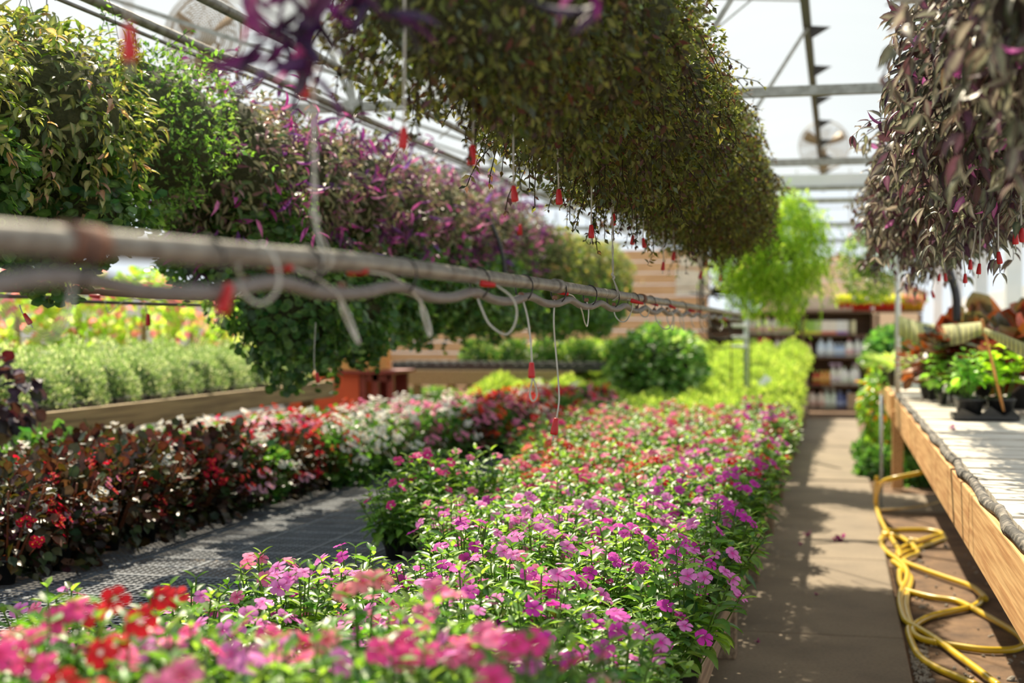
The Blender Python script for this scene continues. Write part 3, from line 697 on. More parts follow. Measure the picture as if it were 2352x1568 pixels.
basket(cl.mesh('foliage', LEAFN), o0.x, o0.y, o0.z, 'basket of purple-leaved trailing plant whose shoots hang into the top of the view', None, zt=2.42)
# right row: purple, silver-striped leaves
ZB1 = [(.07, .028, .05), (.10, .05, .04), (.05, .035, .04), (.06, .075, .045)]; ZB2 = [(.36, .38, .24), (.50, .48, .34), (.26, .29, .20), (.14, .07, .09)]
def zebrina(seed):
    cl = Cloud(); r = (.27, .27, .30); p, d = shell(1500, r, .12, .3, seed); n_ = len(p)
    cl.leaves(T_STRIPE, p, d+rng.normal(0, .5, d.shape)+np.array((0, 0, -.45)), d+rng.normal(0, .4, d.shape)+np.array((0, 0, .5)), .055*(.6+.6*rng.random(n_)), pal(n_, ZB1), pal(n_, ZB2))
    k = 26; p, d = shell(k, (.28, .28, .31), .1, .1, seed)
    cl.leaves(T_STRIPE, p, d+rng.normal(0, .5, d.shape), d, .05, pal(k, [(.55, .06, .40), (.45, .05, .35)]), pal(k, [(.75, .35, .65)]))
    strands(cl, 34, r, T_STRIPE, .045, ZB1, ZB2, .17, seed, None, 1.0, 6, (.09, .05, .04))
    return cl.mesh('foliage', LEAFN)
ZM = [zebrina(s) for s in range(4)]
Dc = 2.3; i = 0
while Dc < 8.6:
    X = .47+.03*math.sin(i*1.7); zz = H0+.66
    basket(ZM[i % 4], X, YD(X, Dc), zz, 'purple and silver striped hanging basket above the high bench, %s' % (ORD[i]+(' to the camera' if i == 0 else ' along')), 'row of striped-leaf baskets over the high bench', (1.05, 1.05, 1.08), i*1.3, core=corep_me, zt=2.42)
    Dc += .58; i += 1
# left row: two tiers
CRM = [(.10, .16, .04), (.20, .24, .08), (.34, .33, .14), (.06, .10, .03), (.45, .26, .20)]
def mixed(seed, kind):
    cl = Cloud(); r = (.38, .38, .36)
    if kind == 'cream':
        p, d = shell(2200, r, .12, .3, seed); n_ = len(p)
        cl.leaves(T_STRIPE, p, d+rng.normal(0, .6, d.shape)+np.array((0, 0, -.2)), d+np.array((0, 0, .7))+rng.normal(0, .4, d.shape), .052*(.6+.6*rng.random(n_)), pal(n_, CRM[:4]+[(.12, .05, .05)], [4, 3, 1.5, 4, 1]), pal(n_, [(.30, .34, .14), (.50, .45, .24), (.12, .2, .06)]))
        strands(cl, 40, r, T_STRIPE, .045, CRM, None, .16, seed)
    elif kind == 'fresh':
        p, d = shell(4200, r, .1, .3, seed); n_ = len(p)
        cl.leaves(T_SMALL, p, d+rng.normal(0, .7, d.shape), d+rng.normal(0, .5, d.shape), .03*(.6+.6*rng.random(n_)), pal(n_, [(.12, .24, .06), (.21, .35, .09), (.07, .14, .04)]))
        strands(cl, 60, r, T_SMALL, .03, [(.14, .30, .05), (.22, .42, .08)], None, .2, seed, None, .3)
    else:
        p, d = shell(2000, r, .12, .3, seed); n_ = len(p)
        cl.leaves(T_STRIPE, p, d+rng.normal(0, .6, d.shape)+np.array((0, 0, -.2)), d+np.array((0, 0, .7))+rng.normal(0, .4, d.shape), .05*(.6+.6*rng.random(n_)), pal(n_, [(.08, .08, .045), (.09, .16, .05), (.22, .26, .08), (.34, .27, .14), (.13, .07, .08)]), pal(n_, [(.36, .36, .18), (.50, .48, .26), (.14, .22, .08), (.45, .22, .26)]))
        p, d = shell(120, (.41, .41, .39), .12, .15, seed+2); n_ = len(p)
        cl.leaves(T_LONG, p, d+rng.normal(0, .6, d.shape)+np.array((0, 0, .2)), d+rng.normal(0, .6, d.shape), .095*(.6+.6*rng.random(n_)), pal(n_, [(.18, .045, .22), (.40, .06, .28), (.17, .07, .28), (.62, .18, .40)]))
        strands(cl, 26, r, T_LONG, .075, [(.2, .04, .18), (.36, .07, .24), (.10, .03, .09)], None, .2, seed, None, .2, 5)
    return cl.mesh('foliage', LEAFM if kind == 'fresh' else LEAFN if kind == 'purple' else LEAF)
MC = [mixed(s, 'cream') for s in range(2)]; MF = mixed(3, 'fresh'); MP = [mixed(s+4, 'purple') for s in range(3)]
def ivy(seed, cols, L=.048):
    cl = Cloud(); r = (.36, .38, .42); p, d = shell(2300, r, .14, .3, seed); n_ = len(p)
    cl.leaves(T_ROUND, p, d*.6+rng.normal(0, .5, d.shape)+np.array((0, 0, -.6)), d+np.array((0, 0, .3))+rng.normal(0, .35, d.shape), L*(.6+.6*rng.random(n_)), pal(n_, cols), pal(n_, [tuple(min(1, q*1.2) for q in c) for c in cols]))
    strands(cl, 22, r, T_ROUND, L*.8, cols, None, .16, seed, None, 1.2, 6)
    return cl.mesh('foliage', LEAF)
IV = [ivy(s, [(.065, .155, .05), (.11, .225, .065), (.19, .32, .09), (.045, .11, .04)]) for s in range(3)]
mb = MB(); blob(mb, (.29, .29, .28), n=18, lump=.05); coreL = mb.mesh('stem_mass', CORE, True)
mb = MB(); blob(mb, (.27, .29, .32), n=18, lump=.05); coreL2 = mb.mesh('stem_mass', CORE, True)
kinds_ = ['cream', 'cream', 'fresh', 'purple', 'purple', 'purple', 'purple', 'purple', 'gap', 'purple', 'purple', 'cream', 'cream', 'cream', 'cream']
desc = {'cream': 'green and cream striped trailing leaves', 'fresh': 'fresh light green leafy trailers', 'purple': 'mixed green leaves and long purple-pink leaves'}
Dc = 4.0
for i, kd in enumerate(['cream', 'cream', 'fresh', 'purple', 'purple', 'purple', 'purple', 'purple', 'purple', 'purple', 'purple', 'gap', 'cream', 'cream', 'cream', 'cream', 'cream']):
    if kd != 'gap':
        X = -2.62; me_ = {'cream': MC, 'fresh': [MF], 'purple': MP}[kd][i % {'cream': 2, 'fresh': 1, 'purple': 3}[kd]]
        top = .70 if i != 2 else .74
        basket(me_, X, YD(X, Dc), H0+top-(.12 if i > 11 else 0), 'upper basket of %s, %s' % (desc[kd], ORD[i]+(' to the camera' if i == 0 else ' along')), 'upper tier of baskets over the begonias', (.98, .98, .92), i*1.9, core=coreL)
        if i not in (2,):
            lowz = .44 if i < 4 else (.14 if i < 6 else .32)
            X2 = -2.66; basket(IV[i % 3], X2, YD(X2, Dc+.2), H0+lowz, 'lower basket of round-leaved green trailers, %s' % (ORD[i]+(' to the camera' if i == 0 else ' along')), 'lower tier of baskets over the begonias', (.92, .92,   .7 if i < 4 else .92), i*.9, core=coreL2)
    Dc += .72 if i < 11 else .85
# second pipe behind the left row
sp = thing('supply_pipe', 'short visible length of brown rusty pipe with dark hose behind the left hanging plants', 'pipe', (0, 0, 0))
XP = -3.4
MB().tube([(XP, YD(XP, 4.5), H0+.155), (XP, YD(XP, 12), H0+.155)], .018, 10).build('pipe', RUST, sp, True)
MB().tube([(XP, YD(XP, 4.5), H0+.11), (XP, YD(XP, 6.4), H0+.12), (XP, YD(XP, 6.9), H0+.105), (XP, YD(XP, 12), H0+.12)], .009, 8, 6).build('hose', POLY, sp, True)
# ------------------------------------------------------------ ferns at the end of the aisle rows
def fern(seed, cols, r=(.32, .32, .50)):
    cl = Cloud(); p, d = shell(7000, r, .14, .45, seed); n_ = len(p)
    cl.leaves(T_LONG, p, d*.7+rng.normal(0, .45, d.shape)+np.array((0, 0, -.9)), d+rng.normal(0, .5, d.shape), .062*(.5+.8*rng.random(n_)), pal(n_, cols), None, np.full(n_, .6))
    strands(cl, 110, r, T_LONG, .05, cols, None, .30, seed, None, 1.0, 9, (.2, .3, .05))
    return cl.mesh('foliage', LEAFM)
FE = fern(1, [(.26, .42, .03), (.36, .55, .05), (.16, .32, .03), (.48, .62, .10)])
basket(FE, WX(1812, 560, -.42).x, YD(-.42, 12.0), H0+.62, 'large lime green asparagus fern basket at the end of the central row', None, (.95, .95, 1.0), zt=ZT)
basket(FE, -.75, YD(-.75, 12.4), H0+.62, 'lime green fern basket half hidden behind the central row', None, (.85, .85, .9), zt=ZT)
FB = clump(3800, (.25, .25, .32), T_SMALL, .028, [(.10, .20, .03), (.18, .30, .06), (.28, .38, .09)], 4, LEAFM)
cl = Cloud(); p, d = shell(3600, (.25, .25, .33), .1, .3, 5); cl.leaves(T_SMALL, p, d+rng.normal(0, .6, d.shape), d+np.array((0, 0, .4)), .03, pal(len(p), [(.10, .20, .03), (.18, .30, .06), (.28, .38, .09)]))
p, d = shell(60, (.27, .27, .35), .1, .1, 6); cl.leaves(T_WIDE, p, d, unit(len(p)), .035, pal(len(p), [(.5, .4, .8)]))
basket(cl.mesh('foliage', LEAFM), WX(1993, 610, .27).x+.0, YD(.27, 12.2), H0+.50, 'round light green basket with small lilac flowers at the aisle end', None, zt=ZT)
# ------------------------------------------------------------ main supply pipe with drip tubing
XM = -.69
def mpt(D, dz=0.0): return Vector((XM, YD(XM, D), H0+float(np.interp(D, [.7, 1.2, 2.16, 3.6, 5.5, 10.5], [.06, .073, .092, .097, .092, .073]))+dz))
Dls = [.75, 1.2, 1.7, 2.16, 2.8, 3.6, 4.5, 5.5, 7.5, 10.5]
mp = thing('supply_pipe', 'long worn grey metal pipe with hose strapped under it, slung above the flower bench', 'pipe', (0, 0, 0))
MB().tube([mpt(D) for D in Dls], .0145, 16, 4).build('pipe', PIPE, mp, True)
hz = []
for k in range(60):
    D = .8+k*.165; hz.append(mpt(D, -.031-.011*(1-math.cos(k*2*PI/3.0))*.8))
MB().tube(hz, .0095, 10, 4).build('hose', POLY, mp, True)
for D in (1.05, 1.32, 1.6, 1.9, 2.33, 2.82, 3.22, 3.62, 4.08, 4.5, 4.95, 5.4, 5.9, 6.5, 7.2):
    q = mpt(D, -.012); m_ = MB(); m_.tube([q+Vector((.02*math.cos(a), 0.004*math.sin(3*a), .029*math.sin(a))) for a in np.linspace(0, 2*PI, 17)], .0018, 6); m_.build('cable_tie', TIE, mp, True)
for D in (1.33, 3.6, 5.15): 
    q = mpt(D); MB().tube([q+Vector((0, -.03, 0)), q+Vector((0, .03, 0))], .0185, 16).build('coupling', RUST if D != 3.6 else PIPE, mp, True)
def weight(parent, p, d, s=1.0, connector=True):
    """red tapered emitter weight, big end down the direction d"""
    d = Vector(d).normalized()
    m_ = MB().lathe([(.0045, -.0), (.0055, .002), (.0085, .026), (.0088, .034), (.0078, .0375), (.0045, .038)], 14)
    o = m_.build('weight', RED, parent, True); o.location = p; o.rotation_euler = d.to_track_quat('Z', 'Y').to_euler(); o.scale = (s, s, s)
    MB().tube([(0, 0, .036), (0, 0, .052)], .0018, 6).build('nozzle', TUBE, o, True)
def drip(pts, wp, wd, label, group, s=1.0, r=.0021, conn=True):
    t_ = thing('drip_tube', label, 'drip tube', pts[0], 0, group)
    o0 = Vector(pts[0]); MB().tube([Vector(q)-o0 for q in pts], r, 8, 6).build('tube', TUBE, t_, True)
    if wp is not None: weight(t_, Vector(wp)-o0, wd, s)
    if conn: MB().lathe([(.004, -.006), (.0065, -.004), (.0065, .002), (.0045, .005)], 8).build('connector', RUST, t_, True)
    return t_
# each run is read off the view and stands on the pipe's own plane; (points), weight at, weight heading
G1 = 'drip tubes along the main supply pipe'
def depth_at(u, v, X):
    q = WX(u, v, X); return q.y*math.cos(TH)-q.x*math.sin(TH)
def mp_(l, off=0):
    D = depth_at(*l[0], XM); return [W(u, v, min(D-off*1.2*i/len(l), depth_at(u, min(v, 740-(1922-u)*.03), XM)-(.022 if i else 0))) for i, (u, v) in enumerate(l)]
runs = [
 ([(165, 640), (162, 690), (140, 750), (100, 775), (40, 740), (-10, 680)], None, None, 'thick blurred loop nearest the camera'),
 ([(560, 645), (545, 610), (575, 570), (615, 568), (640, 620), (635, 670), (600, 697), (565, 680), (548, 650)], (528, 650), (508, 720), 'looped over the pipe with red weight by the rusty coupling'),
 ([(785, 655), (783, 700), (800, 745), (825, 790), (800, 720), (770, 672), (720, 635), (675, 618)], (672, 616), (622, 610), 'long drooping loop tucked back under the pipe, second from the rusty coupling'),
 ([(966, 672), (968, 710), (980, 755), (988, 772), (988, 750), (970, 700), (930, 655), (890, 632), (850, 625)], (845, 623), (815, 622), 'narrow pointed loop left of the wide round one'),
 ([(1095, 678), (1105, 705), (1125, 745), (1160, 768), (1180, 750), (1187, 715), (1175, 682), (1140, 655)], (1138, 655), (1103, 650), 'wide round loop below the pipe'),
 ([(1197, 676), (1212, 730), (1220, 800), (1222, 870), (1217, 905), (1224, 921), (1233, 910), (1230, 885), (1222, 860)], (1221, 832), (1221, 868), 'hanging straight with a small loop below its red weight'),
 ([(1274, 683), (1272, 740), (1276, 800), (1282, 870), (1284, 920), (1278, 962)], (1278, 960), (1272, 998), 'longest straight one ending in a red weight over the flowers'),
 ([(1347, 688), (1352, 715), (1349, 748), (1343, 740), (1335, 710), (1318, 682), (1305, 675)], (1306, 676), (1280, 668), 'small narrow loop beyond the long straight tube'),
 ([(1410, 698), (1412, 722), (1425, 738), (1440, 735), (1452, 710), (1453, 692)], (1470, 695), (1450, 690), 'round loop beyond the rope knot'),
 ([(1463, 705), (1475, 725), (1487, 726), (1490, 708), (1478, 696)], (1478, 697), (1462, 693), 'small loop before the dark coupling'),
 ([(1503, 710), (1508, 735), (1525, 755), (1540, 750), (1546, 725), (1535, 705)], (1512, 702), (1500, 697), 'round loop just past the dark coupling'),
 ([(1532, 708), (1533, 735), (1545, 757), (1548, 730), (1540, 712)], (1552, 708), (1540, 703), 'twisted loop second past the dark coupling'),
 ([(1560, 716), (1563, 740), (1571, 758), (1569, 735), (1562, 718)], None, None, 'third past the dark coupling'),
 ([(1585, 718), (1588, 738), (1594, 752)], (1597, 715), (1580, 712), 'fourth past the dark coupling'),
 ([(1610, 722), (1612, 745), (1622, 759), (1628, 748)], (1612, 716), (1600, 712), 'fifth past the dark coupling'),
 ([(1631, 724), (1630, 740), (1633, 752)], None, None, 'sixth past the dark coupling'),
 ([(1657, 727), (1660, 745), (1655, 758), (1648, 752)], (1670, 736), (1660, 730), 'furthest along the pipe'),
]
for l, w0, w1, lab in runs:
    pts = mp_(l, .03); wp = wd = None; s = 1.0
    if w0:
        D = min(depth_at(*l[0], XM), depth_at(*w0, XM))-.04; a, b = W(*w0, D), W(*w1, D); wp = a; wd = b-a; s = min(1.3, max(.8, (b-a).length/.038))
    drip(pts, wp, wd, 'drip tube, '+lab, G1, s)
# straight tubes from the upper line of the central row
up = [(295, 55, 140, 1.15), (698, 165, 225, 1.0), (928, 292, 342, 1), (1086, 332, 380, 1), (1179, 426, 464, 1), (1283, 434, 470, 1), (1358, 516, 547, 1), (1409, 490, 518, 1), (1454, 540, 562, 1), (1477, 546, 569, 1), (1524, 601, 621, 1), (1548, 578, 598, 1), (1611, 622, 640, 1), (1623, 594, 608, 1), (1655, 632, 643, 1)]
for i, (u, v0, v1, s) in enumerate(up):
    a = WX(u, v0, XM-.01); b = W(u+random.uniform(-5, 5), v1, depth_at(u, v0, XM-.01)); w = random.uniform(-.02, .02)
    t_ = drip([(a.x+w, a.y, 2.40), (a.x+w*1.2, a.y-w*.3, 2.1), (a.x-w*.3, a.y+w*.5, (a.z+2.1)/2), a], a-Vector((0, 0, .0)), b-a, 'straight tube with red weight under the central baskets, %s' % (ORD[i]+(' to the camera' if i == 0 else ' along')), 'tubes hanging below the central baskets', max(.9, min(1.25, (b-a).length/.038)), conn=False)
right = [(2293, 578, 606), (2250, 605, 628), (2217, 628, 649), (2229, 596, 614), (2159, 628, 645), (2171, 627, 644), (2333, 530, 555), (2140, 668, 680), (2123, 674, 686), (2105, 659, 668), (2346, 523, 556)]
for i, (u, v0, v1) in enumerate(right):
    X = .44; a = WX(u, v0, X); b = W(u+random.uniform(-5, 5), v1, depth_at(u, v0, X)); w = random.uniform(-.015, .015)
    drip([(a.x+w, a.y, 2.40), (a.x-w, a.y+w, 1.9), (a.x+w, a.y, a.z+.12), a], a, b-a, 'red-weighted tube under the purple striped baskets, %s' % (ORD[i]+' in from the window' if i > 0 else 'largest and nearest of the bunch'), 'tubes hanging below the striped baskets', max(.9, min(1.3, (b-a).length/.038)), conn=False)
# left row tubes
for i, (pts_, w0, w1, X, l_) in enumerate((([(240, 690), (250, 718), (268, 705), (285, 690), (310, 683), (330, 695), (340, 722)], (340, 720), (340, 748), -3.35, 'curling from the brown pipe'), ([(725, 740), (722, 800), (722, 840), (727, 858)], (727, 856), (731, 878), -2.35, 'hanging in front of the raised bench end'), ([(180, 680), (195, 679), (205, 679)], (205, 679), (230, 681), -3.36, 'lying along the brown pipe'), ([(45, 700), (50, 715), (55, 722)], (55, 720), (70, 744), -2.6, 'below the nearest left plants'), ([(1197, 380), (1196, 480), (1195, 515)], (1195, 515), (1194, 540), -1.5, 'in front of the pink-green baskets further back'))):
    D = depth_at(*pts_[0], X); pts = [W(u, v, D) for u, v in pts_]; a, b = W(*w0, D), W(*w1, D); drip(pts, a, b-a, 'milky drip tube with a red weight, '+l_, 'drip tubes near the left baskets', max(1, (b-a).length/.038), conn=False)
# ropes
for (u0, v0, Dt, Db, l_) in ((716, 565, 7, 1.93, 'near'), (1408, 655, 4.5, 4.5, 'far')):
    q = mpt(Db); top = Vector((XM-.02, q.y+.03, 2.42)); base = q+Vector((0, 0, .05)); m_ = MB()
    for ph in (0, PI):
        m_.tube([base+(top-base)*t+Vector((.0022*math.cos(t*70+ph), .0022*math.sin(t*70+ph), 0)) for t in np.linspace(0, 1, 120)], .0017, 5)
    for sg in (-1, 1): m_.tube([base, q+Vector((.012, sg*.012, .018)), q+Vector((.018, sg*.016, -.004)), q+Vector((0, sg*.016, -.02))], .0018, 5, 4)
    m_.tube([base+Vector((0, 0, -.004)), base+Vector((.004, 0, .006)), base+Vector((-.004, 0, .012)), base+Vector((0, 0, .02))], .0032, 6, 4)
    tag(m_.build('rope', TUBE, None, True), 'pale twisted cord holding up the main pipe, %s one' % ('the blurred nearer' if l_ == 'near' else 'the sharp knotted further'), 'rope')
# dry trailing strand below the central row
cl = Cloud(); a = WX(1492, 330, -.66); P_ = np.array([tuple(WX(1492+6*math.sin(v*.11), v, -.66)) for v in range(340, 610, 4)]); P_ = P_-np.array(a)
cl.leaves(T_OVAL, P_, rng.normal(0, 1, P_.shape), rng.normal(0, 1, P_.shape), .022, pal(len(P_), [(.16, .12, .05), (.10, .09, .05), (.30, .2, .06)])); mb = MB(); mb.tube([tuple(q) for q in P_], .0012, 4, c=(.15, .1, .05)); cl.mb(mb)
tag(link('dried_vine', cl.mesh('dried_vine', LEAFM), None, a), 'dried brown trailing vine hanging from the central baskets', 'vine')
# ------------------------------------------------------------ fans
def fan(p, R, label, yaw, bl):
    t_ = thing('wall_fan', label, 'fan', p, yaw); FANM = solid('beige_wire', (.42, .33, .22), .5, .3); BL = solid('fan_blade', (.36, .23, .12), .5)
    m_ = MB()
    for rr in np.linspace(.16, 1, 15):
        for zz in (-1, 1): m_.tube([(R*rr*math.cos(a), zz*(.07+.04*(1-rr*rr)), R*rr*math.sin(a)) for a in np.linspace(0, 2*PI, 33)], .003, 4)
    for k in range(10):
        a = 2*PI*k/10
        for zz in (-1, 1): m_.tube([(R*rr*math.cos(a), zz*(.07+.04*(1-rr*rr)), R*rr*math.sin(a)) for rr in (.15, .5, .8, 1)], .002, 4)
    m_.tube([(R*math.cos(a), 0, R*math.sin(a)) for a in np.linspace(0, 2*PI, 33)], .007, 6)
    m_.build('grille', FANM, t_)
    for k in range(3):
        a = 2*PI*k/3+.5; c_, s_ = math.cos(a), math.sin(a); q = []
        for rr, w, tw in ((.15, .10, .02), (.5, .34, .045), (.8, .42, .05), (.9, .3, .04)):
            for sg in (-1, 1): q.append((R*(rr*c_-sg*w/2*s_*1), sg*tw, R*(rr*s_+sg*w/2*c_)))
        b = MB().add(q, [(0, 1, 3, 2), (2, 3, 5, 4), (4, 5, 7, 6)]).build('blade', BL, t_, True); so = b.modifiers.new('s', 'SOLIDIFY'); so.thickness = .003
    h = MB().lathe([(.02, -.06), (.05, -.05), (.055, .05), (.04, .07), (.01, .075)], 16).build('motor', WHITEM, t_, True); h.rotation_euler = (PI/2, 0, 0); h.location = (0, -.0, 0)
    MB().tube([(0, .06, 0), (0, .14, -.02), (0, .16, -R-.1)], .012, 8).build('bracket', FANM, t_)
fan(W(472, 85, 9.0), .265, 'large beige wire cage fan above the left hanging baskets', -.15, 0)
fan(W(1893, 335, 19.5), .34, 'pale hazy cage fan hanging near the roof ridge', .0, 0)
# ------------------------------------------------------------ high bench
hb = thing('high_bench', 'waist-high timber bench with whitewashed top to the side of the yellow hose', 'bench', (0, 0, 0))
ya, yb = YD(XR, 1.7), YD(XR, 11.6); segs = 6
for k in range(segs):
    a = ya+(yb-ya)*k/segs; b = ya+(yb-ya)*(k+1)/segs
    timber('front_board', .04, b-a-.006, .21, WOODY, hb, (XR, (a+b)/2, ZR-.14), .005)
tp = solid('whitewashed_deck', (.74, .69, .60), .8, 0, (.50, .44, .35), 6, (1, 5, 1), .3, lo=.42, hi=.72)
edge = solid('black_membrane', (.06, .055, .05), .8, 0, (.35, .31, .26), 30, (1, 1, 1), .5, lo=.45, hi=.7)
m_ = MB()
N_ = 70
for k in range(N_):
    y = ya+(yb-ya)*k/N_; m_.box(XR+.02, 1.85, y+.004, y+(yb-ya)/N_-.004, ZR-.02, ZR-.001+.004*math.sin(k*1.9))
m_.build('deck', tp, hb)
m_ = MB(); pts = [(XR+.002+.008*math.sin(k*1.3), ya+(yb-ya)*k/60, ZR-.016+.006*math.sin(k*2.1)) for k in range(61)]; m_.tube(pts, [.018+.003*math.sin(k*3.3) for k in range(61)], 8); m_.build('edge_trim', edge, hb, True)
for D in (1.9, 6.6, 11.4):
    y = YD(XR, D)
    timber('leg', .085, .085, ZR-.12, WOODY, hb, (XR+(.0 if D > 10 else .75), y, (ZR-.12)/2-.015)); timber('leg', .085, .085, ZR-.12, WOODY, hb, (1.75, y, (ZR-.12)/2-.015))
timber('end_board', 1.35, .04, .21, WOODY, hb, ((XR+1.85)/2, yb+.02, ZR-.14)); timber('back_board', .04, yb-ya, .21, WOODY, hb, (1.87, (ya+yb)/2, ZR-.14))
# second bench beyond
h2 = thing('far_bench', 'second high timber bench starting behind the thin white pole', 'bench', (0, 0, 0))
y2a, y2b = yb+.25, yb+5
timber('front_board', .04, y2b-y2a, .2, WOODY, h2, (XR-.02, (y2a+y2b)/2, ZR-.13)); timber('deck', 1.3, y2b-y2a, .03, tp, h2, (XR+.65, (y2a+y2b)/2, ZR-.015))
for y in (y2a+.06, y2b-.06):
    for x in (XR+.03, XR+1.2): timber('leg', .08, .08, ZR-.03, WOODY, h2, (x, y, (ZR-.03)/2-.015))
# thin poles
def pole(u, v0, v1, D, r, label, mat=WHITEM):
    a, b = W(u, v0, D), W(u, v1, D); return tag(MB().tube([(a.x, a.y, a.z), (a.x, a.y, b.z)], r, 10).build('pole', mat, None, True), label, 'pole')
p = W(2062, 720, 11.8); tag(MB().tube([(p.x, p.y, ZR-.0), (p.x, p.y, 2.5)], .024, 12).build('pole', WHITEM, None, True), 'thin white pole rising from the high bench to the baskets', 'pole')
a = WZ(2024, 1165, 0); tag(MB().tube([(a.x, a.y, -.03), (a.x, a.y, .80)], .012, 12).build('pole', GREYP, None, True), 'short pale metal pole standing by the walkway edge in front of the high bench', 'pole')
p = W(1714, 700, 15); tag(MB().tube([(p.x, p.y, ZB), (p.x, p.y, 2.5)], .028, 12).build('pole', GREYP, None, True), 'blue-grey metal post beside the tiered white rack', 'pole')
# tape and stake
stk = W(2255, 735, 4.6); stb = WZ(2305, 948, ZR+.04)
b = W(2305, 944, 8.2); a = W(2255, 733, 8.12)
tag(MB().tube([a, b], .0085, 10).build('stake', wood('bamboo_orange', (.80, .38, .12), (.62, .26, .07), (3, 3, 3)), None, True), 'thin orange wooden stake leaning in a black pot with tape tied to it', 'stake')
def tape(l, label, Ds, wd):
    P = [W(u, v, D) for (u, v), D in zip(l, Ds)]; n_ = 60; m_ = MB(); vs = []
    for k in range(n_+1):
        t = k/n_*(len(P)-1); i = min(int(t), len(P)-2); q = P[i].lerp(P[i+1], t-i); w = float(np.interp(t, range(len(wd)), wd))
        tw = .25*math.sin(k*.4); vs += [q+Vector((0, .002, w/2)), q+Vector((.0, -.006*math.sin(k*.7), .0)), q+Vector((0, .004+.01*tw, -w/2))]
    m_.add(vs, [(3*k+j, 3*k+j+1, 3*k+j+4, 3*k+j+3) for k in range(n_) for j in (0, 1)])
    for k in range(n_+1):
        for j in range(3):
            c = (.72, .72, .40) if (k//1) % 4 else (.25, .25, .19)
            if j == 0: c = (.76, .76, .46)
            m_.c[3*k+j] = c
    o = m_.build('barrier_tape', leafmat('tape', .5, .4, .3), None, True); so = o.modifiers.new('s', 'SOLIDIFY'); so.thickness = .0006; return tag(o, label, 'tape')
tape([(2064, 748), (2110, 765), (2160, 772), (2210, 766), (2258, 752)], 'faded yellow and black barrier tape sagging from the white pole to the stake', [11.7, 10.9, 10.1, 9.2, 8.15], [.17, .17, .16, .13, .07])
tape([(2259, 758), (2300, 778), (2350, 803), (2420, 838)], 'taut barrier tape running from the orange stake toward the camera', [8.12, 7.4, 6.6, 5.6], [.03, .06, .07, .07])
# black pots in a holder tray
p = WZ(2250, 965, ZR+.003); 
tr = thing('pot_carrier', 'clear-edged black carrier tray holding round pots on the high bench', 'tray', (p.x+.02, p.y+.1, ZR+.004)); tr.scale = (1.25, 1.25, 1.25)
m_ = MB().box(-.13, .16, -.09, .16, .0, .004)
for x0, x1, y0, y1 in ((-.13, .16, -.09, -.088), (-.13, .16, .158, .16), (-.13, -.128, -.09, .16), (.158, .16, -.09, .16)): m_.box(x0, x1, y0, y1, 0, .022)
m_.add([(-.13, -.092, .02), (-.10, -.10, .055), (-.02, -.092, .02), (.03, -.10, .065), (.09, -.092, .02), (.13, -.10, .05), (.16, -.092, .02)], [(0, 2, 1), (2, 4, 3), (4, 6, 5)]); m_.build('carrier', BLACKP, tr)
bigpot = MB().lathe([(.045, 0), (.065, .085), (.07, .085), (.07, .097), (.062, .097), (.06, .08), (0, .08)], 24).mesh('pot', BLACKP, True)
SEED = [shoot_plant(7, .07, .20, T_WIDE, .045, [(.14, .34, .05), (.20, .44, .07), (.28, .52, .10)], 4, s+31, droop=-.3) for s in range(3)]
HEART = shoot_plant(6, .10, .22, T_WIDE, .085, [(.30, .52, .04), (.38, .60, .05)], 3, 44, droop=-.25)
for i, (dx, dy, me_, lab) in enumerate(((-.05, 0, SEED[0], 'front pot of small fresh green seedlings in the carrier'), (.09, .03, HEART, 'pot of lime heart-leaved seedling beside the orange stake'), (-.05, .16, SEED[1], 'pot of bright green seedlings behind the front pot in the carrier'), (.10, .17, HEART, 'rear pot of lime heart-leaved seedling behind the stake'))):
    t_ = thing('potted_seedling', lab, 'potted plant', (p.x+.02+dx*1.25, p.y+.1+dy*1.25, ZR+.009), i, 'seedling pots on the high bench'); link('pot', bigpot, t_, (0, 0, 0), 0, 1.2); link('foliage', me_, t_, (0, 0, .09), 0, 1.5)
# more leafy pots along the bench
for i, (u, v, z, me_, sc, lab) in enumerate(((2165, 930, 0, SEED[2], 1.2, 'nearest pot of trailing mint-green leaves at the bench edge'), (2190, 905, 0, SEED[0], 1.4, 'second pot of mint-green leaves behind the trailing one'), (2220, 890, 0, SEED[1], 1.4, 'third pot of mint-green leaves against the bronze begonia'), (2140, 920, 0, SEED[1], .8, 'small green plant spilling near the bench corner'), (2330, 905, 0, HEART, 1.0, 'large lime-leaved plant at the right of the stake'), (2350, 930, 0, HEART, 1.0, 'lime-leaved plant cut by the picture edge'), (2200, 935, 0, SEED[2], .9, 'low green seedling in front of the mint-green pots'), (2270, 880, 0, SEED[0], 1.5, 'tall green seedling behind the orange stake'))):
    q = WZ(u, v, ZR); 
    if q.x < XR+.1: q.x = XR+.1
    t_ = thing('potted_seedling', lab, 'potted plant', (q.x, q.y, ZR+.004), i*1.3, 'leafy pots on the high bench'); link('pot', pot_me, t_, (0, 0, 0), 0, .8); link('foliage', me_, t_, (0, 0, .035), 0, sc*1.5)
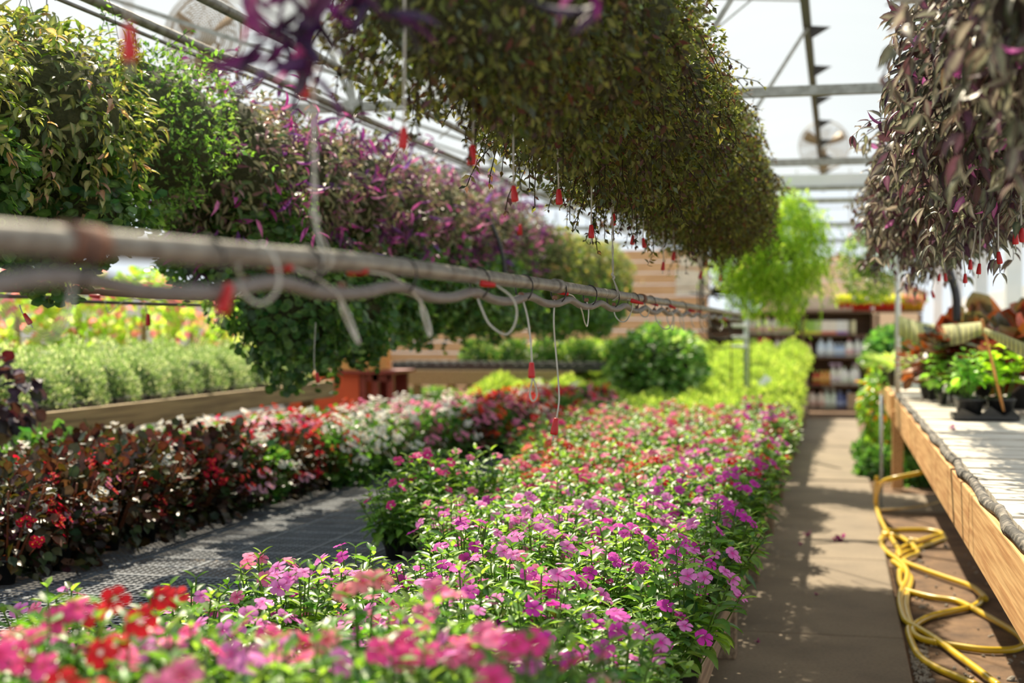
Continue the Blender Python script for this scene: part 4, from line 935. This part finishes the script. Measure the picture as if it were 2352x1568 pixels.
# bronze red begonia mass: several pots
RX = [(.22, .05, .02), (.10, .035, .02), (.10, .13, .09), (.30, .09, .02), (.06, .08, .05)]
def rex(seed, cols, L=.19):
    cl = Cloud(); N_ = 95; p, d = shell(N_, (.30, .30, .27), .08, .35, seed, -.5); n_ = len(p)
    cl.leaves(T_ROUND, p, d*1.0+rng.normal(0, .35, d.shape)+np.array((0, 0, -.2)), d*.5+np.array((0, 0, 1)), L*(.6+.5*rng.random(n_)), pal(n_, cols), pal(n_, cols))
    m_ = MB()
    for q in p: m_.tube([(0, 0, -.36), tuple(q*.4+np.array((0, 0, -.05))), tuple(q)], .004, 4, 3, c=(.3, .06, .03))
    cl.mb(m_); return cl.mesh('foliage', LEAFR)
REX = [rex(1, RX), rex(2, RX), rex(3, [(.30, .10, .02), (.42, .18, .03), (.2, .06, .02), (.12, .14, .04)], .13)]
for i, (u, D, h_, k, sc, lab) in enumerate(((2345, 9.3, .36, 0, 1.0, 'big bronze-red and grey-green begonia cut by the picture edge'), (2270, 9.8, .36, 1, .95, 'bronze begonia with large round leaves behind the orange stake'), (2205, 10.2, .33, 1, .85, 'red-brown begonia behind the sagging tape'), (2140, 10.6, .27, 2, .8, 'orange-bronze begonia leaning over the bench edge'), (2400, 8.6, .34, 1, .9, 'dark bronze begonia closest to the camera'))):
    q = W(u, 800, D); t_ = thing('bronze_begonia', lab, 'potted plant', (max(q.x, XR+.2), q.y, ZR+.004), i, 'bronze begonias on the high bench'); link('pot', bigpot, t_, (0, 0, 0), 0, 1.5); link('foliage', REX[k], t_, (0, 0, h_-.03), 0, sc)
# styrofoam block and fallen petals
q = WZ(2068, 888, ZR); tag(MB().box(-.12, .12, -.10, .10, 0, .05).build('foam_block', WHITEM, None, bevel=.01), 'white foam slab lying at the far corner of the high bench', 'slab').location = (q.x+.12, q.y, ZR+.004)
petal_me = clump(14, (.018, .018, .012), T_OVAL, .02, [(.5, .02, .30), (.35, .03, .2)], 2, PETAL)
for i, (u, v, z, l_) in enumerate(((2190, 985, ZR+.006, 'on the whitewashed bench top'), (1930, 1240, .006, 'in the middle of the walkway'), (1855, 1228, .006, 'on the walkway close to the low bench'), (1740, 1473, .006, 'at the foot of the nearest bench leg'), (1838, 1250, .006, 'tiny and pink between the bench legs and walkway middle'), (1875, 1365, .006, 'dull and small past the walkway joint'))):
    q = WZ(u, v, z); o = link('fallen_flower', petal_me, None, q, i, (.9 if i not in (1,) else 1.6)*(.5 if i > 2 else 1)); tag(o, 'fallen magenta flower %s' % l_, 'flower', 'fallen flowers')
# plants near the second bench
CH = Cloud(); n_ = 60; a = rng.random(n_)*2*PI; P_ = np.zeros((n_, 3)); D_ = np.stack([np.cos(a), np.sin(a), .5+rng.random(n_)], 1)
CH.leaves(leaf_t(.11, .6, .02, 3), P_, D_, np.tile(np.array((0, 0, 1.)), (n_, 1)), .34*(.6+.5*rng.random(n_)), pal(n_, [(.20, .38, .05), (.34, .50, .10)]), pal(n_, [(.6, .7, .3)]))
CHM = CH.mesh('foliage', LEAF)
for i, (u, D, lab) in enumerate(((2020, 12.8, 'spider plant with arching striped leaves at the bench corner'), (2045, 13.6, 'second spider plant against the white pole'), (2010, 14.6, 'spider plant furthest along the second bench'))):
    q = W(u, 860, D); t_ = thing('spider_plant', lab, 'potted plant', (max(q.x, XR+.05), q.y, ZR), i, 'spider plants on the second bench'); link('pot', bigpot, t_, (0, 0, 0), 0, 1.5); link('foliage', CHM, t_, (0, 0, .13), 0, 1)
q = W(2005, 930, 13.5); cl = Cloud(); p_, d_ = shell(500, (.14, .3, .35), .1, .4, 3); cl.leaves(T_OVAL, p_, d_+np.array((-.2, 0, -.6))+rng.normal(0, .4, d_.shape), d_, .08, pal(len(p_), [(.12, .26, .04), (.22, .40, .05), (.6, .2, .02)], [5, 5, .8]))
t_ = thing('trailing_plant', 'trailing plant with orange blooms spilling off the second bench onto the aisle', 'plant', (XR-.1, q.y, .55)); link('foliage', cl.mesh('foliage', LEAF), t_); link('pot', bigpot, t_, (.1, 0, .19), 0, 1.3)
IV2 = clump(900, (.3, .3, .34), T_WIDE, .06, [(.05, .14, .04), (.08, .2, .05), (.12, .26, .08)], 5, LEAF)
for i, (u, v, D, z) in enumerate(((2010, 780, 14.9, ZR), (2050, 780, 15.6, ZR), (1995, 760, 16.4, ZR))):
    q = W(u, v, D); t_ = thing('ivy_plant', 'dark green ivy mound on the second bench, %s to the aisle' % ['nearest', 'second', 'furthest'][i], 'plant', (max(q.x, XR+.16), q.y, z+.001), i, 'ivy mounds on the second bench'); link('foliage', IV2, t_, (0, 0, .15), 0, 1.1); link('pot', bigpot, t_, (0, 0, 0), 0, 1.6)
for i, (u, v) in enumerate(((2092, 1105), (2125, 1100), (2070, 1060), (2110, 1060), (1995, 1090), (1985, 1050), (2000, 1020), (2150, 1080), (2140, 1050))):
    q = WZ(u, v, 0); t_ = thing('ground_plant', 'low green ground plant growing under the high bench, %s' % ['beside the timber leg', 'second past the leg', 'behind the leg', 'in the shade behind the second', 'next to the walkway edge', 'further up the walkway edge', 'furthest up the walkway edge', 'under the middle of the deck', 'deep under the deck'][i], 'plant', (q.x+.12, q.y, -.03), i, 'ground plants under the high bench'); link('foliage', IV2, t_, (0, 0, 0), 0, (.75, .75, .8))
# dark curved hose by the window side
a = [W(u, v, 9.5) for u, v in ((2150, 520), (2168, 580), (2180, 620), (2192, 660), (2197, 690), (2198, 740))]
tag(MB().tube(a, .028, 10, 5).build('black_hose', BLACKP, None, True), 'thick black curved hose hanging past the window-side columns', 'hose')
a = [W(u, v, 9.5) for u, v in ((1120, 500), (1140, 540), (1155, 590), (1160, 640))]
tag(MB().tube(a, .014, 10, 5).build('black_hose', BLACKP, None, True), 'thin dark hose dropping behind the main pipe near the left baskets', 'hose')
# ------------------------------------------------------------ yellow hose
def hz_(l, z=.012): return [WZ(1880+x/3.752, 1150+y/3.752, z if not hasattr(z, '__len__') else z[i]) for i, (x, y) in enumerate(l)]
def hose_y(mb, l, z=.012):
    P = hz_(l, z); mb.tube(P, .0145, 12, 8)
m_ = MB()
R_ = .0
hose_y(m_, [(500, -200), (490, -100), (495, 0), (520, 120), (570, 230), (620, 310), (680, 400), (700, 450), (700, 490)], [.35, .2, .08, .02, -.012, -.018, -.018, .0, .0])
hose_y(m_, [(1180, -340), (1000, -290), (860, -240), (620, -190), (540, -150), (500, -60), (492, 20)], [.5, .42, .38, .34, .28, .15, .07])
hose_y(m_, [(1090, 320), (980, 360), (760, 440), (690, 470), (700, 420), (800, 370), (980, 310), (1068, 295), (1040, 270), (900, 250), (620, 255), (560, 280), (600, 290), (760, 330), (880, 345)], -.012)
hose_y(m_, [(1440, 845), (1400, 800), (1300, 730), (1100, 660), (900, 590), (760, 535), (735, 510), (780, 480), (855, 450), (820, 390), (720, 320), (620, 290), (550, 310), (540, 370), (590, 440), (700, 520), (760, 600), (760, 680), (720, 760), (700, 850), (720, 960), (760, 1040), (880, 1110), (1040, 1210), (1200, 1330), (1380, 1460), (1560, 1600)], -.005)
hose_y(m_, [(640, 520), (730, 590), (795, 660), (790, 730), (765, 800), (755, 900), (780, 1010), (800, 1060), (775, 1110), (800, 1210), (870, 1340), (1020, 1440), (1200, 1520), (1360, 1590)], -.016)
hose_y(m_, [(1410, 830), (1380, 880), (1300, 920), (1150, 950), (980, 990), (870, 1040), (820, 1090), (830, 1150), (920, 1200), (1100, 1235), (1400, 1280), (1620, 1285), (1740, 1260), (1765, 1215), (1700, 1140), (1500, 1020), (1300, 910), (1180, 860), (980, 830), (800, 785), (740, 760), (700, 690), (700, 600)], -.012)
hz_o = tag(m_.build('garden_hose', HOSE, None, True), 'tangled bright yellow garden hose lying on the dirt beside the walkway', 'hose')
# thin tan pipe and pebbles
a = [WZ(u, v, .02) for u, v in ((2010, 1172), (2070, 1168), (2130, 1160), (2175, 1145))]
tag(MB().tube(a, .008, 8, 5).build('water_line', solid('tan_line', (.62, .42, .15), .5), None, True), 'thin tan water line crossing the concrete strip toward the high bench', 'pipe')
q = WZ(2190, 1178, -.02); t_ = thing('bucket', 'pale grey bucket half hidden under the high bench', 'bucket', (q.x+.03, q.y, -.03)); MB().lathe([(.05, 0), (.075, .16), (.08, .16), (.08, .175), (.07, .175), (.065, .02), (0, .02)], 20).build('body', GREYP, t_, True)
rock = []
for s in range(4):
    m_ = MB(); blob(m_, (.011, .009, .007), n=8, seed=s*2.1, lump=.25); rock.append(m_.mesh('rock', solid('pale_stone%d' % s, (.42, .38, .32), .9, 0, (.28, .24, .19), 60)))
for i in range(240):
    if i < 120: u = random.uniform(2085, 2130); v = random.uniform(1480, 1568); 
    else: u = random.uniform(2040, 2350); v = random.uniform(1250, 1600)
    q = WZ(u, v, -.03)
    if q.x < .29: q.x = .29+random.random()*.06
    o = link('pebble', rock[i % 4], None, (q.x, q.y, -.026), (random.random(), random.random(), i), random.uniform(.4, 1.0) if i % 15 else 1.7); tag(o, 'small pale stone %s' % ('in the gravel strip along the walkway edge' if i < 120 else 'scattered on the dirt around the yellow hose'), 'stone', 'stones in the gravel strip by the walkway' if i < 120 else 'stones around the hose')
# ------------------------------------------------------------ orange cabinet, yellow box, far bench, crate
q0 = W(775, 850, 13.4)
cb = thing('orange_cabinet', 'orange-red painted wooden cabinet with open compartments beyond the begonias', 'cabinet', (0, 0, 0))
zc = q0.z; xa, xb = W(650, 850, 13.4).x, W(905, 850, 13.4).x; ym = q0.y
xm = W(815, 850, 13.2).x
MB().box(xa, xm, ym, ym+.5, -.03, zc-.03).build('side_panel', ORANGE, cb)
m_ = MB()
for x in (xm+.02, xm+(xb-xm)*.5, xb): m_.box(x-.03, x+.03, ym, ym+.05, -.03, zc-.03)
m_.box(xm+.06, xb, ym, ym+.05, zc-.1, zc-.03).box(xm+.06, xb, ym, ym+.05, .2, .27); m_.build('frame', REDW, cb)
MB().box(xm, xb+.03, ym+.45, ym+.5, -.03, zc-.03).build('back_panel', REDW, cb); MB().box(xm, xb, ym+.06, ym+.44, .38, .41).build('shelf', REDW, cb)
MB().box(xa+.5, xb+.08, ym-.08, ym+.56, zc-.029, zc).build('top', REDW, cb)
for k, l_ in enumerate(('wider', 'narrower')):
    o = tag(MB().box(-.05, .05, -.05, .05, 0, .16+.05*k).build('paint_tin', WHITEM, None), 'small pale tin in the %s opening of the orange cabinet' % l_, 'tin'); o.location = (xm+.17+.30*k, ym+.25, .411)
bx = thing('shingled_box', 'yellow shingled wooden box sitting on the orange cabinet', 'box', (0, 0, 0))
m_ = MB(); xc, xd = W(745, 800, 13.8).x, W(898, 800, 13.8).x
for k in range(7): m_.box(xc, xd, ym+.05-.004*k, ym+.5, zc+.002+k*.07, zc+.002+k*.07+.068)
m_.build('body', SHINGLE, bx); MB().box(xc-.06, xd+.05, ym-.05, ym+.55, zc+.494, zc+.53).build('lid', SHINGLE, bx)
fb = thing('trestle_bench', 'long timber bench with black trays across the back beyond the white begonias', 'bench', (0, 0, 0))
pa, pb = W(905, 850, 16.2), W(1292, 840, 16.2); zt = pa.z
mid = (pa+pb)/2; L_ = (pb-pa).length+.3
timber('front_board', L_, .05, .17, WOODG, fb, (mid.x, mid.y, zt-.085)); timber('deck', L_, 1.0, .03, WOODG, fb, (mid.x, mid.y+.53, zt-.02))
for k in range(4):
    x = mid.x-L_/2+.1+(L_-.2)*k/3
    for y in (mid.y+.08, mid.y+.95): timber('leg', .09, .09, zt-.04, WOODG, fb, (x, y, (zt-.07)/2))
btray = MB().box(-.23, .23, -.18, .18, 0, .07)
for k in range(5): btray.box(-.23+k*.1, -.19+k*.1, -.16, .16, .07, .095)
btray = btray.mesh('nursery_tray', BLACKP)
for k in range(6):
    for j in range(2): tag(link('nursery_tray', btray, None, (mid.x-L_/2+.3+k*.46, mid.y+.22+j*.42, zt-.004)), 'black nursery tray on the back trestle bench, %s of the %s line' % (ORD[k], ['front', 'rear'][j]), 'tray', 'trays on the trestle bench')
GCL = clump(700, (.2, .2, .22), T_OVAL, .05, [(.08, .18, .04), (.14, .26, .06), (.5, .5, .3)], 8, LEAF, wts=[3, 3, .6])
for k in range(5):
    t_ = thing('potted_plant', 'leafy green plant on the back trestle bench, %s from the orange cabinet' % ['first', 'second', 'third', 'fourth', 'fifth'][k], 'potted plant', (mid.x-L_/2+.9+k*.42, mid.y+.84, zt-.004), k, 'plants on the trestle bench'); link('pot', bigpot, t_, (0, 0, 0), 0, 1.2); link('foliage', GCL, t_, (0, 0, .10), 0, 1.1)
for k, (u, D) in enumerate(((930, 17.5), (1000, 18), (1075, 17.2), (1160, 18), (1230, 17.5), (880, 18))):
    q = W(u, 900, D); t_ = thing('potted_plant', 'green plant on the ground under the trestle bench, %s from the orange cabinet' % ['second', 'third', 'fourth', 'fifth', 'sixth', 'first'][k], 'potted plant', (q.x, q.y, -.03), k, 'plants under the trestle bench'); link('pot', bigpot, t_, (0, 0, 0), 0, 1.8); link('foliage', GCL, t_, (0, 0, .2), 0, 1.5)
q = W(1013, 925, 14.6); cr_ = thing('grey_crate', 'grey-green square planter box beyond the pink begonias', 'planter', (q.x, q.y, ZB)); zt2 = W(1013, 902, 14.6).z-ZB
m_ = MB(); w_ = .125
m_.box(-w_, w_, -w_, w_, 0, zt2-.02).box(-w_-.01, w_+.01, -w_-.01, w_+.01, zt2-.02, zt2); m_.build('body', solid('grey_green', (.20, .22, .17), .7), cr_); 
q = W(658, 935, 12.0); tag(MB().box(-.03, .03, -.002, .002, 0, .12).box(-.008, .008, -.003, .001, -.34, .01).build('plant_sign', WHITEM, None), 'small blank white tag standing behind the white begonias', 'sign').location = (q.x, q.y, q.z)
# bright plants and pots behind the raised bench, pink and white
FL = Cloud(); p_, d_ = shell(500, (.3, .3, .3), .1, .3, 3); FL.leaves(T_WIDE, p_, d_+rng.normal(0, .5, d_.shape), d_, .07, pal(len(p_), [(.30, .50, .08), (.45, .6, .12), (.85, .25, .45), (.85, .85, .8)], [4, 3, 1.5, 1])); FLM = FL.mesh('foliage', LEAFM)
for k, (u, v, D) in enumerate(((40, 700, 12.5), (180, 690, 12.8), (330, 700, 13.6), (440, 730, 15.2), (560, 760, 16.6), (690, 790, 18))):
    q = W(u, v, D); hgt = q.z+.2; t_ = thing('potted_shrub', 'bright leafy shrub with pink and white flowers behind the raised bench, %s along' % ORD[k], 'shrub', (q.x, q.y, -.03), k, 'bright shrubs behind the raised bench'); link('pot', bigpot, t_, (0, 0, 0), 0, 2.5); link('foliage', FLM, t_, (0, 0, hgt-.25), 0, 1.3); MB().tube([(0, 0, .2), (0, 0, hgt-.2)], .03, 6).build('stem', WOODT, t_)
# ------------------------------------------------------------ stock shelves at the end of the aisle
YS = YD(-.6, 21.2)
shf = thing('stock_shelf', 'tall dark brown shelving unit with rows of bottles at the end of the walkway', 'shelf', (0, 0, 0))
def zat(v): return H0-(v-745)*21.2/F
xs0, xs1 = W(1625, 800, 21.2).x, W(2003, 800, 21.2).x+.0
lev = [zat(936), zat(882), zat(818), zat(767), zat(714)]
for z in lev: timber('shelf_board', xs1-xs0, .36, .035, WOODB, shf, ((xs0+xs1)/2, YS, z-.018))
for u in (1625, 1845, 2003): timber('upright', .04, .36, lev[-1]-.04, WOODB, shf, (W(u, 800, 21.2).x, YS+.0, (lev[-1]-.04)/2-.0))
timber('back_panel', xs1-xs0, .02, lev[-1], WOODB, shf, ((xs0+xs1)/2, YS+.19, lev[-1]/2))
BOT = {}
def bottle(kind, x, z, col, capc, label, group, s=1.0):
    key = (kind, col, capc)
    t_ = thing({'spray': 'spray_bottle', 'jug': 'jug', 'carton': 'carton', 'bottle': 'bottle'}[kind], label, {'spray': 'spray bottle', 'jug': 'jug', 'carton': 'carton', 'bottle': 'bottle'}[kind], (x, YS-.08, z), 0, group); t_.scale = (s, s, s)
    if key not in BOT:
        M1 = solid('b%d' % len(BOT), col, .4); M2 = solid('c%d' % len(BOT), capc, .4); LB = solid('l%d' % len(BOT), tuple(.5*a+.5*b for a, b in zip(col, capc)), .5)
        if kind == 'spray': a = MB().lathe([(.04, 0), (.045, .01), (.045, .15), (.03, .19), (.014, .215), (.014, .225)], 14).mesh('body', M1, True); b = MB().lathe([(.016, .224), (.016, .25), (.01, .26)], 8).box(-.05, .02, -.012, .012, .258, .285).box(-.03, -.022, -.006, .006, .225, .26).mesh('trigger', M2)
        elif kind == 'jug': a = MB().lathe([(.06, 0), (.065, .02), (.065, .17), (.045, .21), (.02, .225), (.02, .235)], 14).mesh('body', M1, True); b = MB().lathe([(.023, .234), (.023, .262), (.0, .262)], 12).mesh('cap', M2)
        elif kind == 'carton': a = MB().box(-.055, .055, -.04, .04, 0, .2).mesh('body', M1); b = MB().box(-.056, .056, -.041, .041, .0, .045).mesh('band', M2)
        else: a = MB().lathe([(.035, 0), (.038, .01), (.038, .12), (.02, .16), (.012, .175)], 14).mesh('body', M1, True); b = MB().lathe([(.014, .174), (.014, .205), (.006, .21)], 10).mesh('cap', M2)
        l_ = MB().lathe([(.0465 if kind == 'spray' else .067 if kind == 'jug' else .0395, .03), (.0465 if kind == 'spray' else .067 if kind == 'jug' else .0395, .11)], 14).mesh('label', LB, True) if kind != 'carton' else None
        BOT[key] = (a, b, l_)
    a, b, l_ = BOT[key]; bo = link('body', a, t_); link(b.name.split('.')[0], b, t_)
    if l_: link('label', l_, bo)
    return t_
Wt = (.84, .82, .77); 
rowsB = {1: ('bottom shelf', [('jug', (.80, .66, .55), (.62, .25, .18), 2, 1862, 'white and salmon'), ('spray', (.72, .80, .66), (.8, .8, .72), 2, 1896, 'pale green'), ('jug', (.12, .14, .30), (.55, .6, .8), 2, 1925, 'dark blue')]),
         2: ('second shelf up', [('bottle', (.65, .06, .03), (.6, .65, .15), 4, 1868, 'red and green'), ('bottle', (.75, .55, .08), (.7, .1, .05), 2, 1886, 'yellow and red'), ('spray', (.85, .82, .70), (.62, .45, .60), 2, 1910, 'cream with purple trigger'), ('jug', Wt, (.6, .7, .5), 2, 1935, 'white'), ('spray', Wt, (.5, .35, .5), 1, 1963, 'white with purple trigger')]),
         3: ('third shelf up', [('spray', (.80, .70, .64), (.55, .30, .32), 3, 1782, 'pinkish white'), ('bottle', (.78, .55, .50), (.7, .35, .3), 4, 1822, 'pale pink'), ('jug', (.62, .70, .82), (.85, .85, .85), 2, 1882, 'white and blue'), ('bottle', (.42, .55, .80), (.8, .85, .9), 3, 1918, 'blue and white'), ('jug', Wt, (.7, .15, .2), 1, 1946, 'white with red label'), ('spray', (.80, .82, .76), (.55, .40, .55), 2, 1965, 'white with lilac trigger')]),
         4: ('fourth shelf up', [('carton', (.30, .50, .08), (.75, .72, .05), 3, 1840, 'green and yellow'), ('carton', (.84, .74, .66), (.72, .20, .14), 5, 1876, 'cream and red'), ('carton', (.78, .78, .80), (.10, .12, .55), 2, 1926, 'white and blue'), ('carton', (.80, .72, .45), (.6, .5, .3), 1, 1952, 'tan'), ('bottle', (.5, .6, .35), (.75, .3, .25), 4, 1780, 'green and pink'), ('jug', (.72, .66, .55), (.7, .2, .15), 4, 1718, 'cream with red cap')]),
         5: ('top shelf', [('carton', (.66, .50, .42), (.52, .36, .28), 7, 1842, 'dusty pink')])}
for lv, (nm, L) in rowsB.items():
    for kind, c1, c2, n_, u0, dn in L:
        stp = {'spray': 15, 'jug': 20, 'carton': 17, 'bottle': 11}[kind]
        for k in range(n_):
            x = W(u0+k*stp+4, 800, 21.2).x
            bottle(kind, x, lev[lv-1], c1, c2, '%s %s on the %s, %s in its batch' % (dn, {'spray': 'spray bottle', 'jug': 'jug', 'carton': 'carton', 'bottle': 'bottle'}[kind], nm, ['first', 'second', 'third', 'fourth', 'fifth', 'sixth', 'seventh'][k]), '%s %ss on the %s' % (dn, kind, nm), 1.12 if kind == 'spray' else 1.0)
# lower left goods
for k, (u, c1, c2, l_) in enumerate(((1727, (.45, .62, .08), (.70, .75, .05), 'lime green bag'), (1755, (.80, .55, .45), (.75, .03, .10), 'pink-topped bag'))):
    x = W(u, 800, 21.2).x; m_ = MB().box(-.085, .085, -.06, .06, 0, .27); t_ = thing('fertiliser_bag', l_+' standing on the third shelf up', 'bag', (x, YS-.08, lev[2])); m_.build('body', solid('bag%d' % k, c1, .5), t_, bevel=.02); MB().box(-.087, .087, -.062, .062, .2 if k else .0, .272 if k else .09).build('print_band', solid('bagb%d' % k, c2, .5), t_)
x = W(1970, 800, 21.2).x; t_ = thing('cardboard_box', 'plain cardboard box with a small green mark on the bottom shelf', 'box', (x, YS-.06, lev[0])); MB().box(-.15, .15, -.1, .1, 0, .23).build('body', solid('kraft', (.52, .36, .22), .8), t_); MB().box(.02, .07, -.103, -.101, .1, .16).build('mark', solid('gm', (.3, .55, .1), .6), t_)
# red pots of yellow flowers on the top shelf and further right
YEL = clump(160, (.11, .11, .11), T_OVAL, .05, [(.70, .68, .05), (.42, .55, .06), (.8, .7, .08)], 3, LEAFM)
PNK = clump(160, (.11, .11, .09), T_OVAL, .05, [(.75, .2, .4), (.2, .35, .06)], 3, LEAFM)
redpot = MB().lathe([(.055, 0), (.08, .10), (.085, .10), (.085, .12), (.075, .12), (.07, .09), (0, .09)], 14).mesh('pot', solid('bright_red_pot', (.80, .05, .03), .4), True)
orpot = MB().lathe([(.055, 0), (.08, .10), (.085, .10), (.085, .12), (.075, .12), (.07, .09), (0, .09)], 14).mesh('pot', solid('amber_pot', (.80, .42, .03), .4), True)
ex = thing('plant_shelf', 'high plank shelf carrying the red pots of yellow flowers', 'shelf', (0, 0, 0))
xe0, xe1 = xs1+.03, W(2115, 720, 21.2).x; timber('board', xe1-xe0, .3, .03, WOODB, ex, ((xe0+xe1)/2, YS, lev[4]-.015)); timber('upright', .05, .05, lev[4]-.03, WOODB, ex, (xe1-.03, YS, (lev[4]-.03)/2-.015)); timber('upright', .05, .05, lev[4]-.03, WOODB, ex, (xe0+.04, YS, (lev[4]-.03)/2-.015))
for k in range(13):
    u = 1933+k*14.5; x = W(u, 700, 21.2).x; rd = u < 2068
    t_ = thing('potted_flower', '%s pot with %s flowers on the top shelf, %s along' % ('bright red' if rd else 'amber', 'yellow' if rd else 'pink', ORD[k].replace('nearest', 'first')), 'potted plant', (x, YS-.06, lev[4]), k, 'potted flowers on the top shelf'); link('pot', redpot if rd else orpot, t_, (0, 0, 0), 0, 1.0); link('foliage', YEL if rd else PNK, t_, (0, 0, .11), 0, 1)
# terracotta pot
# tiered white rack and disc
p = W(1700, 700, 15); rk = thing('tiered_rack', 'dark metal rack with stacked white trays beside the blue-grey post', 'rack', (p.x, p.y, ZB))
zs = [W(1700, v, 15).z-ZB for v in (800, 778, 752, 705, 680)]
for z in zs: MB().lathe([(.075, 0), (.09, .03), (.082, .034), (.07, .01), (0, .01)], 18, at=(0, 0, z)).build('tray', WHITEM, rk, True)
for x in (-.10, .10): MB().tube([(x, .1, 0), (x, .1, zs[-1]+.05)], .007, 6).build('post', DARKM, rk)
m_ = MB()
for k in range(3):
    z = zs[k]; m_.tube([(-.1, .1, z+.02), (-.25, 0, z), (-.38, 0, z+.1), (-.42, 0, z+.22)], .007, 6, 4)
m_.build('arm', DARKM, rk, True)
p = W(1690, 631, 15.5); dk = thing('white_disc', 'round white disc hanging in front of the lime fern', 'disc', p); o = MB().lathe([(.0, -.01), (.078, -.008), (.082, 0), (.078, .008), (0, .012)], 24).build('plate', WHITEM, dk, True); o.rotation_euler = (PI/2, 0, 0); MB().tube([(0, 0, .08), (0, 0, .9)], .003, 5).build('cord', DARKM, dk)
# dark crossed bracket
p = W(1614, 640, 14.5); br = thing('iron_bracket', 'dark iron hanging bracket with crossed arms in front of the tan back wall', 'bracket', p)
k_ = 14.5/F
def bp_(l): return [W(u, v, 14.5)-p for u, v in l]
MB().tube(bp_([(1612, 545), (1613, 705)]), .016, 8).build('post', DARKM, br); MB().tube(bp_([(1618, 700), (1665, 612)]), .009, 8).build('arm', DARKM, br); MB().tube(bp_([(1612, 640), (1650, 690)]), .009, 8).build('arm', DARKM, br); MB().tube(bp_([(1585, 672), (1680, 685)]), .009, 8).build('arm', DARKM, br); MB().tube(bp_([(1604, 650), (1604, 700)]), .009, 8).build('arm', DARKM, br)
# cream boards on the back wall
for k, (u0, v0, u1, v1) in enumerate(((1530, 575, 1592, 602), (1520, 607, 1608, 652), (1612, 622, 1700, 672), (1520, 655, 1700, 672))):
    a, b = W(u0, v0, 22.6), W(u1, v1, 22.6); n_ = 10; m_ = MB(); vs = []
    W_, H_ = b.x-a.x, a.z-b.z
    for j in range(n_+1):
        t = j/n_; cz = H_*(.55+.45*math.sqrt(max(0, 1-t*t*(.9 if k < 2 else .4)))) if k != 2 else H_*(.4+.6*t)
        vs += [(t*W_, 0, 0), (t*W_, 0, cz), (t*W_, .03, 0), (t*W_, .03, cz)]
    fs = []
    for j in range(n_): q = 4*j; fs += [(q, q+4, q+5, q+1), (q+2, q+3, q+7, q+6), (q+1, q+5, q+7, q+3), (q, q+2, q+6, q+4)]
    fs += [(0, 1, 3, 2), (4*n_, 4*n_+2, 4*n_+3, 4*n_+1)]
    m_.add(vs, fs); o = m_.build('cream_panel', CREAM, None); o.location = (a.x, YB-.035, b.z+(YB-a.y)*0); tag(o, 'cream curved panel fixed to the tan back wall, %s' % ['the topmost', 'the large middle one', 'the sloping one beside the fern', 'the long low one'][k], 'panel')
# ------------------------------------------------------------ light
w = bpy.data.worlds.new('sky'); S.world = w; w.use_nodes = True; nt = w.node_tree; nt.nodes.clear()
bg = nt.nodes.new('ShaderNodeBackground'); ow = nt.nodes.new('ShaderNodeOutputWorld'); bg.inputs[0].default_value = (.86, .94, 1.0, 1); bg.inputs[1].default_value = .68
nt.links.new(bg.outputs[0], ow.inputs[0])
sun = bpy.data.lights.new('sun', 'SUN'); sun.energy = 9.0; sun.angle = math.radians(.6); sun.color = (1, .87, .66)
so = bpy.data.objects.new('sun', sun); COL.objects.link(so); so.rotation_euler = Vector((-.30, .62, .78)).to_track_quat('Z', 'Y').to_euler()
S.view_settings.view_transform = 'Standard'; S.view_settings.look = 'None'; S.view_settings.exposure = .70; S.view_settings.gamma = 1
c = S.cycles
c.max_bounces = 6; c.diffuse_bounces = 3; c.glossy_bounces = 2; c.transmission_bounces = 4; c.transparent_max_bounces = 8; c.caustics_reflective = False; c.caustics_refractive = False
c.sample_clamp_indirect = 4; c.use_adaptive_sampling = True; c.adaptive_threshold = .03; c.use_denoising = True
